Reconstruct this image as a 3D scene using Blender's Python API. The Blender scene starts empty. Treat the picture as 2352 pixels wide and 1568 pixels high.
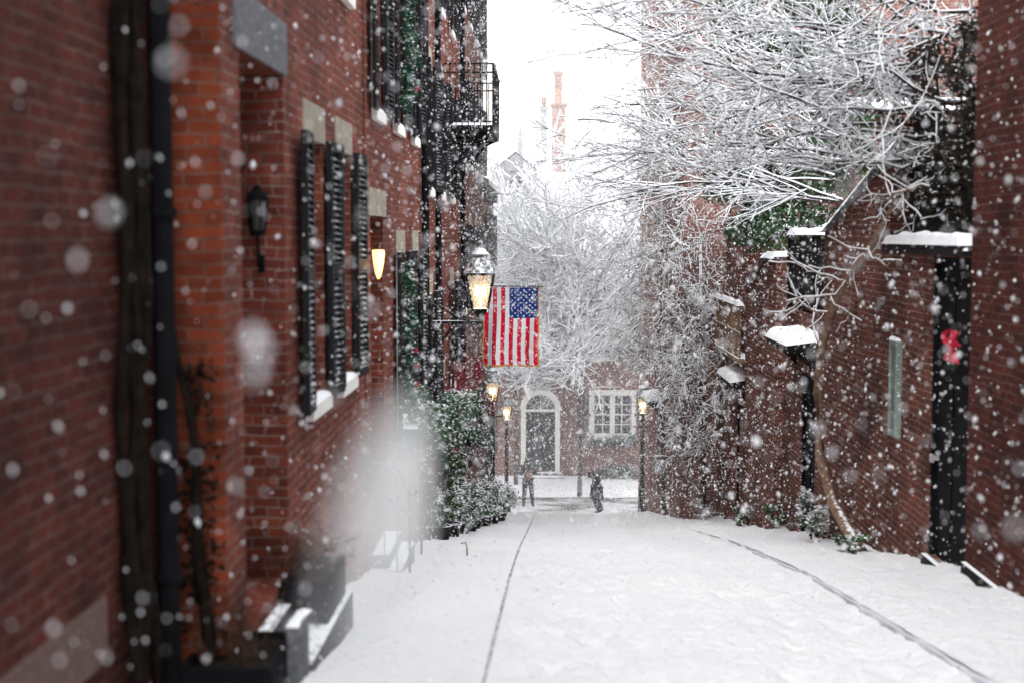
import bpy, math, random
import numpy as np
from mathutils import Vector, Matrix, noise
random.seed(7); rng=np.random.default_rng(7)
sc=bpy.context.scene
COL=sc.collection
W={}
# ------------------------------------------------------------------ materials
def newmat(name):
    m=bpy.data.materials.new(name); m.use_nodes=True
    nt=m.node_tree; b=nt.nodes["Principled BSDF"]
    return m,nt,b
def plain(name,col,rough=0.6,metal=0.0,var=0.25,scale=6.0,bump=0.2,bscale=30,snow=None,spec=0.2,snowcol=(0.84,0.87,0.9)):
    m,nt,b=newmat(name); N=nt.nodes; L=nt.links
    geo=N.new("ShaderNodeNewGeometry")
    n1=N.new("ShaderNodeTexNoise"); n1.inputs["Scale"].default_value=scale; n1.inputs["Detail"].default_value=5
    L.new(geo.outputs["Position"],n1.inputs["Vector"])
    r=N.new("ShaderNodeValToRGB")
    r.color_ramp.elements[0].position=0.3; r.color_ramp.elements[1].position=0.7
    r.color_ramp.elements[0].color=(*[c*(1-var) for c in col],1)
    r.color_ramp.elements[1].color=(*[min(1,c*(1+var)) for c in col],1)
    L.new(n1.outputs["Fac"],r.inputs["Fac"])
    out=r.outputs["Color"]
    if snow is not None:
        sep=N.new("ShaderNodeSeparateXYZ"); L.new(geo.outputs["Normal"],sep.inputs[0])
        n3=N.new("ShaderNodeTexNoise"); n3.inputs["Scale"].default_value=14; L.new(geo.outputs["Position"],n3.inputs["Vector"])
        ad=N.new("ShaderNodeMath"); ad.operation='MULTIPLY_ADD'; L.new(n3.outputs["Fac"],ad.inputs[0]); ad.inputs[1].default_value=0.5
        L.new(sep.outputs["Z"],ad.inputs[2])
        mr=N.new("ShaderNodeMapRange"); L.new(ad.outputs[0],mr.inputs["Value"])
        mr.inputs["From Min"].default_value=snow+0.2; mr.inputs["From Max"].default_value=snow+0.32
        mx=N.new("ShaderNodeMix"); mx.data_type='RGBA'
        L.new(mr.outputs[0],mx.inputs["Factor"]); L.new(out,mx.inputs["A"]); mx.inputs["B"].default_value=(*snowcol,1)
        out=mx.outputs["Result"]
    L.new(out,b.inputs["Base Color"])
    b.inputs["Roughness"].default_value=rough; b.inputs["Metallic"].default_value=metal
    b.inputs["Specular IOR Level"].default_value=spec
    if bump>0:
        n2=N.new("ShaderNodeTexNoise"); n2.inputs["Scale"].default_value=bscale; n2.inputs["Detail"].default_value=4
        L.new(geo.outputs["Position"],n2.inputs["Vector"])
        bp=N.new("ShaderNodeBump"); bp.inputs["Strength"].default_value=bump; bp.inputs["Distance"].default_value=0.02
        L.new(n2.outputs["Fac"],bp.inputs["Height"]); L.new(bp.outputs[0],b.inputs["Normal"])
    return m
def brick(name,c1,c2,mortar,stain=0.5,frost=0.0):
    m,nt,b=newmat(name); N=nt.nodes; L=nt.links
    geo=N.new("ShaderNodeNewGeometry"); sep=N.new("ShaderNodeSeparateXYZ"); L.new(geo.outputs["Position"],sep.inputs[0])
    ad=N.new("ShaderNodeMath"); L.new(sep.outputs["X"],ad.inputs[0]); L.new(sep.outputs["Y"],ad.inputs[1])
    wn=N.new("ShaderNodeTexNoise"); wn.inputs["Scale"].default_value=3; wn.inputs["Detail"].default_value=4; L.new(geo.outputs["Position"],wn.inputs["Vector"])
    wz=N.new("ShaderNodeMath"); wz.operation='MULTIPLY_ADD'; L.new(wn.outputs["Fac"],wz.inputs[0]); wz.inputs[1].default_value=0.05; L.new(sep.outputs["Z"],wz.inputs[2])
    wx=N.new("ShaderNodeMath"); wx.operation='MULTIPLY_ADD'; L.new(wn.outputs["Fac"],wx.inputs[0]); wx.inputs[1].default_value=0.18; L.new(ad.outputs[0],wx.inputs[2])
    cb=N.new("ShaderNodeCombineXYZ"); L.new(wx.outputs[0],cb.inputs[0]); L.new(wz.outputs[0],cb.inputs[1])
    bt=N.new("ShaderNodeTexBrick"); L.new(cb.outputs[0],bt.inputs["Vector"])
    bt.inputs["Color1"].default_value=(*c1,1); bt.inputs["Color2"].default_value=(*c2,1)
    mn=N.new("ShaderNodeTexNoise"); mn.inputs["Scale"].default_value=5; mn.inputs["Detail"].default_value=5; L.new(geo.outputs["Position"],mn.inputs["Vector"])
    mrr=N.new("ShaderNodeValToRGB"); e=mrr.color_ramp.elements; e[0].position=.32; e[1].position=.64; e[0].color=(*[c*.5 for c in mortar],1); e[1].color=(*[c*1.25 for c in mortar],1)
    L.new(mn.outputs["Fac"],mrr.inputs["Fac"]); L.new(mrr.outputs["Color"],bt.inputs["Mortar"])
    bt.inputs["Scale"].default_value=1; bt.inputs["Brick Width"].default_value=0.205; bt.inputs["Row Height"].default_value=0.073
    bt.inputs["Mortar Size"].default_value=0.0068; bt.inputs["Mortar Smooth"].default_value=0.35; bt.inputs["Bias"].default_value=-0.1
    n1=N.new("ShaderNodeTexNoise"); n1.inputs["Scale"].default_value=1.1; n1.inputs["Detail"].default_value=8; n1.inputs["Roughness"].default_value=0.7
    L.new(geo.outputs["Position"],n1.inputs["Vector"])
    mr=N.new("ShaderNodeMapRange"); L.new(n1.outputs["Fac"],mr.inputs["Value"]); mr.inputs["From Min"].default_value=0.34; mr.inputs["From Max"].default_value=0.66
    mr.inputs["To Min"].default_value=1-stain; mr.inputs["To Max"].default_value=1.25
    mx=N.new("ShaderNodeVectorMath"); mx.operation='SCALE'; L.new(bt.outputs["Color"],mx.inputs[0]); L.new(mr.outputs[0],mx.inputs["Scale"])
    n4=N.new("ShaderNodeTexNoise"); n4.inputs["Scale"].default_value=38; n4.inputs["Detail"].default_value=3; L.new(geo.outputs["Position"],n4.inputs["Vector"])
    m4=N.new("ShaderNodeMapRange"); L.new(n4.outputs["Fac"],m4.inputs["Value"]); m4.inputs["From Min"].default_value=0.68; m4.inputs["From Max"].default_value=0.76; m4.inputs["To Max"].default_value=0.2+frost
    mm=N.new("ShaderNodeMix"); mm.data_type='RGBA'; L.new(m4.outputs[0],mm.inputs["Factor"]); L.new(mx.outputs[0],mm.inputs["A"]); mm.inputs["B"].default_value=(0.6,0.58,0.58,1)
    L.new(mm.outputs["Result"],b.inputs["Base Color"]); b.inputs["Roughness"].default_value=0.88; b.inputs["Specular IOR Level"].default_value=0.1
    bp=N.new("ShaderNodeBump"); bp.inputs["Strength"].default_value=0.8; bp.inputs["Distance"].default_value=0.008; bp.invert=True
    n5=N.new("ShaderNodeMath"); n5.operation='MULTIPLY_ADD'; L.new(n4.outputs["Fac"],n5.inputs[0]); n5.inputs[1].default_value=0.6; L.new(bt.outputs["Fac"],n5.inputs[2])
    L.new(n5.outputs[0],bp.inputs["Height"]); L.new(bp.outputs[0],b.inputs["Normal"])
    return m
def emis(name,col,s):
    m,nt,b=newmat(name); b.inputs["Base Color"].default_value=(*col,1)
    b.inputs["Emission Color"].default_value=(*col,1); b.inputs["Emission Strength"].default_value=s
    return m
B_RED=brick("brick_red",(0.205,0.050,0.031),(0.105,0.029,0.021),(0.22,0.145,0.12),0.5)
B_DARK=brick("brick_brown",(0.098,0.024,0.017),(0.052,0.016,0.013),(0.115,0.072,0.06),0.55)
B_ORG=brick("brick_orange",(0.255,0.054,0.024),(0.145,0.033,0.017),(0.17,0.10,0.075),0.5)
B_FAR=brick("brick_rose",(0.24,0.095,0.07),(0.16,0.065,0.05),(0.32,0.27,0.235),0.35,0.25)
B_PINK=brick("brick_salmon",(0.40,0.21,0.155),(0.32,0.16,0.115),(0.43,0.36,0.31),0.25,0.2)
B_MIX=brick("brick_weathered",(0.175,0.055,0.037),(0.09,0.034,0.026),(0.25,0.19,0.165),0.6,0.1)
STONE=plain("stone_tan",(0.30,0.27,0.22),0.8,var=0.25,snow=0.6)
GRAN=plain("granite",(0.12,0.125,0.135),0.8,var=0.4,scale=25,snow=0.72)
KERBM=plain("granite_kerb",(0.10,0.10,0.10),0.8,var=0.5,scale=18,snow=-0.12)
SEAM=plain("kerb_seam",(0.34,0.34,0.35),0.9,var=0.5,scale=5)
GRAN2=plain("granite_pink",(0.13,0.082,0.07),0.8,var=0.25,scale=25)
BLACK=plain("black_paint",(0.012,0.012,0.014),0.6,var=0.3,snow=0.7,spec=0.12)
DOORB=plain("door_black",(0.008,0.008,0.010),0.75,var=0.3,spec=0.06)
SHUT=plain("shutter_black",(0.013,0.014,0.017),0.65,var=0.3,snow=0.86,spec=0.12)
IRON=plain("iron_black",(0.010,0.011,0.013),0.65,metal=0.0,snow=0.65,spec=.12)
WHITE=plain("white_paint",(0.80,0.79,0.75),0.55,var=0.05)
GREYP=plain("grey_paint",(0.35,0.35,0.36),0.6,var=0.1)
CREAM=plain("cream_render",(0.62,0.58,0.5),0.8,var=0.08)
BARK=plain("bark",(0.05,0.033,0.024),0.9,var=0.4,scale=20,bump=0.8,snow=0.4)
TWIG=plain("twig_bark",(0.040,0.026,0.02),0.9,var=0.3,bump=0)
TWIGB=plain("twig_brown",(0.10,0.05,0.035),0.9,var=0.3,bump=0)
VBARK=plain("vine_bark",(0.22,0.14,0.095),0.9,var=0.35,scale=14,bump=0.9,snow=0.9)
MOSS=plain("dark_vine_bark",(0.013,0.010,0.008),0.95,var=0.5,scale=9,bump=0.9,spec=.05)
DWOOD=plain("dark_boards",(0.017,0.015,0.015),0.85,var=0.4,snow=0.6,spec=.1)
WOOD=plain("weathered_wood",(0.20,0.125,0.07),0.8,var=0.3,scale=12,snow=0.6)
SLATE=plain("slate",(0.24,0.24,0.25),0.7,var=0.3,snow=0.35)
LEAFA=plain("leaf_dark",(0.018,0.052,0.018),0.55,var=0.4,bump=0)
LEAFB=plain("leaf_mid",(0.058,0.11,0.036),0.55,var=0.4,bump=0)
LEAFG=plain("ivy_green",(0.038,0.085,0.028),0.6,var=0.45,bump=0)
LEAFD=plain("ivy_brown",(0.026,0.021,0.014),0.8,var=0.4,bump=0)
LEAFR=plain("leaf_red",(0.22,0.03,0.04),0.6,var=0.4,bump=0)
PINE=plain("pine_green",(.018,.08,.04),.6,bump=0)
RED=plain("red_ribbon",(0.45,0.018,0.04),0.7,var=0.15,bump=0)
SNOWT=plain("snow_clump",(0.88,0.90,0.93),0.75,var=0.03,bump=0.3,bscale=20)
def snowmat(name,dirt=0.0):
    m,nt,b=newmat(name); N=nt.nodes; L=nt.links
    geo=N.new("ShaderNodeNewGeometry")
    n1=N.new("ShaderNodeTexNoise"); n1.inputs["Scale"].default_value=0.9; n1.inputs["Detail"].default_value=6; L.new(geo.outputs["Position"],n1.inputs["Vector"])
    r=N.new("ShaderNodeValToRGB"); e=r.color_ramp.elements
    if dirt>0:
        e[0].position=0.36; e[1].position=0.58; e[0].color=(0.15,0.14,0.135,1); e[1].color=(0.72,0.73,0.75,1)
    else:
        e[0].position=0.25; e[1].position=0.7; e[0].color=(0.86,0.875,0.905,1); e[1].color=(0.92,0.925,0.94,1)
    L.new(n1.outputs["Fac"],r.inputs["Fac"]); L.new(r.outputs["Color"],b.inputs["Base Color"])
    b.inputs["Roughness"].default_value=0.45 if dirt>0 else 0.7; b.inputs["Specular IOR Level"].default_value=0.2
    n2=N.new("ShaderNodeTexNoise"); n2.inputs["Scale"].default_value=9; n2.inputs["Detail"].default_value=7; n2.inputs["Roughness"].default_value=0.6; L.new(geo.outputs["Position"],n2.inputs["Vector"])
    bp=N.new("ShaderNodeBump"); bp.inputs["Strength"].default_value=1.0; bp.inputs["Distance"].default_value=0.11
    L.new(n2.outputs["Fac"],bp.inputs["Height"]); L.new(bp.outputs[0],b.inputs["Normal"])
    return m
SNOW=snowmat("snow"); SLUSH=snowmat("slush",1)
def glassm():
    m,nt,b=newmat("window_glass"); N=nt.nodes; L=nt.links
    geo=N.new("ShaderNodeNewGeometry"); n=N.new("ShaderNodeTexNoise"); n.inputs["Scale"].default_value=1.5; L.new(geo.outputs["Position"],n.inputs["Vector"])
    r=N.new("ShaderNodeValToRGB"); r.color_ramp.elements[0].color=(0.012,0.014,0.018,1); r.color_ramp.elements[1].color=(0.10,0.11,0.12,1); r.color_ramp.elements[0].position=0.4; r.color_ramp.elements[1].position=0.75
    L.new(n.outputs["Fac"],r.inputs["Fac"]); L.new(r.outputs["Color"],b.inputs["Base Color"]); b.inputs["Roughness"].default_value=0.15; b.inputs["Specular IOR Level"].default_value=.3
    return m
GLASS=glassm()
def lampglass():
    m,nt,b=newmat("lantern_glass"); b.inputs["Base Color"].default_value=(0.9,0.9,0.88,1); b.inputs["Roughness"].default_value=0.15
    b.inputs["Alpha"].default_value=0.22; return m
LGLASS=lampglass(); GLOW=emis("gas_flame",(1.0,0.66,0.26),22); SCON=emis("sconce_glow",(1.0,0.55,0.2),3.2)
SKIN=plain("skin",(0.55,0.33,0.25),0.6,var=0.08,bump=0)
COATD=plain("cloth_black",(0.007,0.008,0.012),0.95,var=0.3,spec=.04)
JEANS=plain("cloth_denim",(0.02,0.035,0.07),0.9,var=0.3,spec=.05)
PANTS=plain("cloth_grey",(0.012,0.013,0.018),0.9,var=0.3,spec=.04)
HAT=plain("knit_pink",(0.42,0.25,0.28),0.9,var=0.2)
TAN=plain("bag_tan",(0.36,0.17,0.07),0.7,var=0.2)
BOOT=plain("boot_leather",(0.015,0.012,0.010),0.6,var=0.2)
HAIR=plain("hair_dark",(0.02,0.014,0.01),0.7,var=0.3)
LMETAL=plain("lantern_metal",(.10,.10,.10),.45,metal=.3,snow=.5)
# ------------------------------------------------------------------ mesh builder
class MB:
    def __init__(s): s.v=[]; s.f=[]; s.m=[]
    def box(s,x0,x1,y0,y1,z0,z1,m=0):
        x0,x1=min(x0,x1),max(x0,x1); y0,y1=min(y0,y1),max(y0,y1); z0,z1=min(z0,z1),max(z0,z1)
        i=len(s.v); s.v+=[(x0,y0,z0),(x1,y0,z0),(x1,y1,z0),(x0,y1,z0),(x0,y0,z1),(x1,y0,z1),(x1,y1,z1),(x0,y1,z1)]
        s.f+=[(i,i+3,i+2,i+1),(i+4,i+5,i+6,i+7),(i,i+1,i+5,i+4),(i+1,i+2,i+6,i+5),(i+2,i+3,i+7,i+6),(i+3,i,i+4,i+7)]; s.m+=[m]*6
    def quad(s,a,b,c,d,m=0):
        i=len(s.v); s.v+=[tuple(a),tuple(b),tuple(c),tuple(d)]; s.f.append((i,i+1,i+2,i+3)); s.m.append(m)
    def prism(s,poly,axis,c0,c1,m=0):
        n=len(poly); i=len(s.v)
        for c in (c0,c1):
            for a,z in poly: s.v.append((c,a,z) if axis=='x' else (a,c,z))
        s.f.append(tuple(range(i,i+n))); s.f.append(tuple(range(i+2*n-1,i+n-1,-1))); s.m+=[m,m]
        for k in range(n):
            k2=(k+1)%n; s.f.append((i+k,i+n+k,i+n+k2,i+k2)); s.m.append(m)
    def tube(s,path,rad,sides=6,m=0,cap=True,off=(0,0,0)):
        n=len(path); i=len(s.v)
        for k in range(n):
            p=path[k]; a=path[max(0,k-1)]; b=path[min(n-1,k+1)]
            dx,dy,dz=b[0]-a[0],b[1]-a[1],b[2]-a[2]; l=math.sqrt(dx*dx+dy*dy+dz*dz) or 1e-6; dx/=l;dy/=l;dz/=l
            if abs(dz)<0.9: ux,uy,uz=-dy,dx,0.0
            else: ux,uy,uz=1.0,0.0,-dx/dz if dz else 0
            l=math.sqrt(ux*ux+uy*uy+uz*uz) or 1e-6; ux/=l;uy/=l;uz/=l
            wx,wy,wz=dy*uz-dz*uy,dz*ux-dx*uz,dx*uy-dy*ux
            r=rad[k] if hasattr(rad,'__len__') else rad
            for j in range(sides):
                t=2*math.pi*j/sides; c,sn=math.cos(t)*r,math.sin(t)*r
                s.v.append((p[0]+ux*c+wx*sn+off[0],p[1]+uy*c+wy*sn+off[1],p[2]+uz*c+wz*sn+off[2]))
        for k in range(n-1):
            for j in range(sides):
                j2=(j+1)%sides; a=i+k*sides
                s.f.append((a+j,a+j2,a+sides+j2,a+sides+j)); s.m.append(m)
        if cap:
            s.f.append(tuple(i+j for j in range(sides-1,-1,-1))); s.f.append(tuple(i+(n-1)*sides+j for j in range(sides))); s.m+=[m,m]
    def lathe(s,c,prof,sides=8,m=0,sx=1,sy=1,rot=0):
        i=len(s.v); n=len(prof)
        for r,z in prof:
            for j in range(sides):
                t=2*math.pi*j/sides+rot; s.v.append((c[0]+math.cos(t)*r*sx,c[1]+math.sin(t)*r*sy,c[2]+z))
        for k in range(n-1):
            for j in range(sides):
                j2=(j+1)%sides; a=i+k*sides; s.f.append((a+j,a+j2,a+sides+j2,a+sides+j)); s.m.append(m)
        s.f.append(tuple(i+j for j in range(sides-1,-1,-1))); s.f.append(tuple(i+(n-1)*sides+j for j in range(sides))); s.m+=[m,m]
    def snowcap(s,x0,x1,y0,y1,z,h,m=0,nx=6,ny=10,zf=None):
        i=len(s.v)
        for a in range(nx+1):
            for b in range(ny+1):
                u=a/nx; v=b/ny; x=x0+(x1-x0)*u; y=y0+(y1-y0)*v
                e=min(min(u,1-u)*abs(x1-x0),min(v,1-v)*abs(y1-y0)); k=min(1,e/(h*0.9)) ; k=math.sqrt(max(0,1-(1-k)**2))
                nz=noise.noise(Vector((x*5,y*5,z)))
                x+=nz*0.02; y+=noise.noise(Vector((x*4,y*4,z+9)))*0.02
                s.v.append((x,y,z+(zf(y) if zf else 0)+k*h*(1+0.35*nz)))
        for a in range(nx):
            for b in range(ny):
                p=i+a*(ny+1)+b; q=p+ny+1
                s.f.append((p,q,q+1,p+1)); s.m.append(m)
def mk(name,mb,mats,parent=None,smooth=False,origin=None,label=None):
    v=np.array(mb.v,dtype=float); 
    if origin is None:
        mn=v.min(0); mx=v.max(0); origin=((mn[0]+mx[0])/2,(mn[1]+mx[1])/2,mn[2])
    o=Vector(origin); v=v-np.array(origin)
    me=bpy.data.meshes.new(name); me.from_pydata(v.tolist(),[],mb.f)
    for m in mats: me.materials.append(m)
    me.polygons.foreach_set("material_index",mb.m)
    if smooth: me.polygons.foreach_set("use_smooth",[True]*len(me.polygons))
    me.update()
    ob=bpy.data.objects.new(name,me); COL.objects.link(ob); W[ob.name]=o
    if parent is not None:
        ob.parent=parent; ob.location=o-W[parent.name]
    else: ob.location=o
    if label: ob["label"]=label
    return ob
def thing(name,loc,label,cat,group=None):
    e=bpy.data.objects.new(name,None); e.empty_display_size=0.3; COL.objects.link(e); e.location=loc; W[e.name]=Vector(loc)
    e["label"]=label; e["category"]=cat
    if group: e["group"]=group
    return e
def tag(ob,label,cat,kind=None,group=None):
    ob["label"]=label; ob["category"]=cat
    if kind: ob["kind"]=kind
    if group: ob["group"]=group
# ------------------------------------------------------------------ terrain
TY=[-40,0,8.76,14.4,19.3,31.5,46,48.5,50,55,56.2,58,400]
TZ=[5.2,0,-1.135,-1.87,-2.66,-4.84,-7.42,-7.98,-8.2,-8.5,-8.36,-8.3,-8.3]
def zg(y): return float(sum(np.interp(y+o,TY,TZ) for o in (-1,-0.5,0,0.5,1))/5)
def sheet(name,xs,ys,zfun,mats,label,cat):
    mb=MB(); nx=len(xs); ny=len(ys)
    for y in ys:
        b=zg(y)
        for x in xs: mb.v.append(zfun(x,y,b))
    for j in range(ny-1):
        for i in range(nx-1):
            a=j*nx+i; mb.f.append((a,a+1,a+nx+1,a+nx)); mb.m.append(0)
    ob=mk(name,mb,mats,smooth=True,origin=(0,ys[0],0)); tag(ob,label,cat,"structure"); return ob
gx=[-300,-100,-40,-15,-6,-2.5,0,2,4,8,15,40,100,300]; gy=list(np.arange(-40,62,2.0))+[80,120,200,400]
sheet("ground",gx,gy,lambda x,y,b:(x,y,b-0.22),[SNOW],"snow covered ground under the whole street","ground")
def fb(x,y,s,o=0): return noise.fractal(Vector((x*s,y*s,o)),1.0,2.0,4)
prints=[(random.uniform(-0.3,2.5),random.uniform(7,36),random.uniform(0.05,0.1)) for _ in range(620)]
pb={}
for p in prints: pb.setdefault(int(p[1]),[]).append(p)
def roadz(x,y,b):
    z=b+0.016*fb(x,y*0.5,1.6)+0.020*fb(x,y,5,3)+0.013*fb(x,y,13,5)
    z-=0.022*math.exp(-((x-0.45)/0.22)**2)+0.022*math.exp(-((x-1.8)/0.22)**2)
    for k in (int(y)-1,int(y),int(y)+1):
        for (px,py,r) in pb.get(k,()):
            d=((x-px)**2+((y-py)*0.5)**2)/(r*r)
            if d<4: z-=0.05*math.exp(-d*1.3)
    e=abs(x+0.38)
    if e<0.06: z=z*.3+b*.7-0.010*(1-e/0.06)
    if x>2.3: z+=(x-2.3)/.29*(.01+.055*max(0,min(1,(y-13)/11+fb(0,y,.6,61)*1.6)))
    xx=x
    if x<-0.37: xx=x+0.008*fb(0,y,2.3,8)
    if x>2.5: xx=x+0.018*fb(0,y,2.1,9)
    return (xx,y,z)
ry=list(np.arange(-8,6,0.5))+list(np.arange(6,22,0.06))+list(np.arange(22,48.01,0.2))
sheet("road",list(np.linspace(-0.38,2.59,56)),ry,roadz,[SNOW],"narrow lane covered in trodden fresh snow","road")
py=list(np.arange(-8,6,0.5))+list(np.arange(6,24,0.09))+list(np.arange(24,48.01,0.3))
def pavl(x,y,b):
    z=b+0.02+0.014*fb(x,y,1.7,11)+0.014*fb(x,y,6,12)
    if x<-1.5: z+=0.06*(( -1.5-x)/0.4)*(0.6+fb(x,y,1,4))
    if x>-0.46: z=b-.010; x+=0.008*fb(0,y,2.7,18)
    return (x,y,z)
sheet("pavement",list(np.linspace(-2.4,-0.401,30)),py,pavl,[SNOW],"snow covered brick pavement beside the houses","pavement")
def pavr(x,y,b):
    z=b+0.09+0.02*fb(x,y,1.5,21)+0.014*fb(x,y,6,22)
    if x<2.66: z=b+.062+.012*fb(0,y,2,31); x+=0.02*fb(0,y,2.0,28)
    if x>3.6: z+=0.10*((x-3.6)/0.5)*(0.7+fb(x,y,1.2,4))
    return (x,y,z)
sheet("pavement",list(np.linspace(2.61,4.1,26)),py,pavr,[SNOW],"raised snow covered pavement beside the garden walls","pavement")
def kerb(x0,x1,dz,label,amp,mat):
    mb=MB(); ys=list(np.arange(-6,47.5,0.12)); n=len(ys)
    for y in ys:
        b=zg(y); j=amp*fb(3,y,1.8,33)
        for x,z in ((x0,b-0.2),(x0+j*0.2,b+dz+j*0.4),(x1,b+dz+j*0.4),(x1,b-0.2)): mb.v.append((x,y,z))
    for k in range(n-1):
        for a in range(3):
            p=k*4+a; mb.f.append((p,p+1,p+5,p+4)); mb.m.append(0)
    o=mk("kerb",mb,[mat],origin=(x0,0,0)); tag(o,label,"kerb","structure")
kerb(-0.405,-0.377,-0.008,"flush granite kerb showing as a thin line in snow",0.03,SEAM)
kerb(2.598,2.64,0.048,"low granite kerb stones half buried in snow",0.04,KERBM)
def crossz(x,y,b): return (x,y,b-0.06+0.02*fb(x,y,1.2,41))
sheet("road",list(np.arange(-30,30.1,0.5)),list(np.arange(48.0,56.01,0.25)),crossz,[SLUSH],"slushy wet cross street with melting snow","road")
sheet("pavement",list(np.arange(-30,30.1,0.5)),list(np.arange(54.3,58.2,0.2)),lambda x,y,b:(x,y,b+0.09*math.sin(min(1,(y-54.3)/0.8)*math.pi/2)+0.03*fb(x,y,1,51)-0.03),[SNOW],"snow banked pavement in front of brick row house","pavement")
# ------------------------------------------------------------------ facades
class F:
    def __init__(s,p0,U,N): s.p=p0; s.U=U; s.N=N
    def P(s,a,z,o=0): return (s.p[0]+s.U[0]*a+s.N[0]*o, s.p[1]+s.U[1]*a+s.N[1]*o, z)
    def box(s,mb,a0,a1,z0,z1,o0,o1,m=0):
        A=s.P(a0,z0,o0); B=s.P(a1,z1,o1); mb.box(A[0],B[0],A[1],B[1],A[2],B[2],m)
FL=lambda x:F((x,0),(0,1),(1,0))
FR=lambda x:F((x,0),(0,1),(-1,0))
FF=lambda y:F((0,y),(1,0),(0,-1))
def facade(mb,f,a0,a1,z0,z1,ops,depth=0.16,m=0):
    A=sorted(set([a0,a1]+[o[0] for o in ops]+[o[1] for o in ops])); Z=sorted(set([z0,z1]+[o[2] for o in ops]+[o[3] for o in ops]))
    for i in range(len(A)-1):
        for j in range(len(Z)-1):
            ca=(A[i]+A[i+1])/2; cz=(Z[j]+Z[j+1])/2
            if any(o[0]<ca<o[1] and o[2]<cz<o[3] for o in ops): continue
            mb.quad(f.P(A[i],Z[j]),f.P(A[i+1],Z[j]),f.P(A[i+1],Z[j+1]),f.P(A[i],Z[j+1]),m)
    for o in ops:
        d=-(o[4] if len(o)>4 else depth); b0,b1,c0,c1=o[:4]
        mb.quad(f.P(b0,c0),f.P(b0,c0,d),f.P(b0,c1,d),f.P(b0,c1),m); mb.quad(f.P(b1,c0),f.P(b1,c0,d),f.P(b1,c1,d),f.P(b1,c1),m)
        mb.quad(f.P(b0,c0),f.P(b1,c0),f.P(b1,c0,d),f.P(b0,c0,d),m); mb.quad(f.P(b0,c1),f.P(b1,c1),f.P(b1,c1,d),f.P(b0,c1,d),m)
        mb.quad(f.P(b0,c0,d-0.05),f.P(b1,c0,d-0.05),f.P(b1,c1,d-0.05),f.P(b0,c1,d-0.05),m)
def body(mb,f,a0,a1,z0,z1,deep,m=0):
    mb.quad(f.P(a0,z0),f.P(a0,z0,-deep),f.P(a0,z1,-deep),f.P(a0,z1),m); mb.quad(f.P(a1,z0),f.P(a1,z0,-deep),f.P(a1,z1,-deep),f.P(a1,z1),m)
    mb.quad(f.P(a0,z0,-deep),f.P(a1,z0,-deep),f.P(a1,z1,-deep),f.P(a0,z1,-deep),m)
def roof(h,f,a0,a1,z,deep,rise=2.0,over=0.18):
    mb=MB()
    c=[(over,z),(over,z+0.14),(-deep/2,z+rise),(-deep-over,z+0.14),(-deep-over,z)]
    n=len(c)
    for a in (a0,a1):
        for o,zz in c: mb.v.append(f.P(a,zz,o))
    mb.f.append(tuple(range(n))); mb.f.append(tuple(range(2*n-1,n-1,-1))); mb.m+=[1,1]
    for k in range(n):
        k2=(k+1)%n; mb.f.append((k,n+k,n+k2,k2)); mb.m.append(0 if k in(0,1,2) else 1)
    return mk("roof",mb,[SNOWT,DWOOD],h)
def window(h,f,a0,a1,z0,z1,depth=0.12,cols=2,rows=4,sill=True,lint=True,fm=WHITE,lm=STONE,lh=0.28,bar=.014):
    mb=MB(); f.box(mb,a0+.01,a1-.01,z0+.01,z1-.01,-depth-0.02,-depth)
    w=mk("window",mb,[GLASS],h)
    mb=MB(); t=0.05; o0,o1=-depth+0.002,-depth+0.04
    f.box(mb,a0+.004,a0+t,z0,z1,o0,o1); f.box(mb,a1-t,a1-.004,z0,z1,o0,o1); f.box(mb,a0+t,a1-t,z0+.004,z0+t,o0,o1); f.box(mb,a0+t,a1-t,z1-t,z1-.004,o0,o1)
    zm=(z0+z1)/2; f.box(mb,a0+t,a1-t,zm-.03,zm+.03,o0,o1+.012)
    for i in range(1,cols):
        a=a0+(a1-a0)*i/cols; f.box(mb,a-bar,a+bar,z0+t,z1-t,o0,o1-.012)
    for i in range(1,rows):
        z=z0+(z1-z0)*i/rows
        if abs(z-zm)>.05: f.box(mb,a0+t,a1-t,z-bar,z+bar,o0,o1-.014)
    mk("frame",mb,[fm],w)
    if sill:
        mb=MB(); f.box(mb,a0-.05,a1+.05,z0-.11,z0+.003,-depth+.045,.06)
        A=f.P(a0-.04,z0,-depth+.06); B=f.P(a1+.04,z0,.055)
        mb.snowcap(A[0],B[0],A[1],B[1],z0+.003,.035,1,nx=5 if f.U[1] else 10,ny=10 if f.U[1] else 5)
        mk("sill",mb,[WHITE,SNOWT],w)
    if lint:
        mb=MB(); f.box(mb,a0-.08,a1+.08,z1-.004,z1+lh,-.1,.012); mk("lintel",mb,[lm],h)
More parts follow.
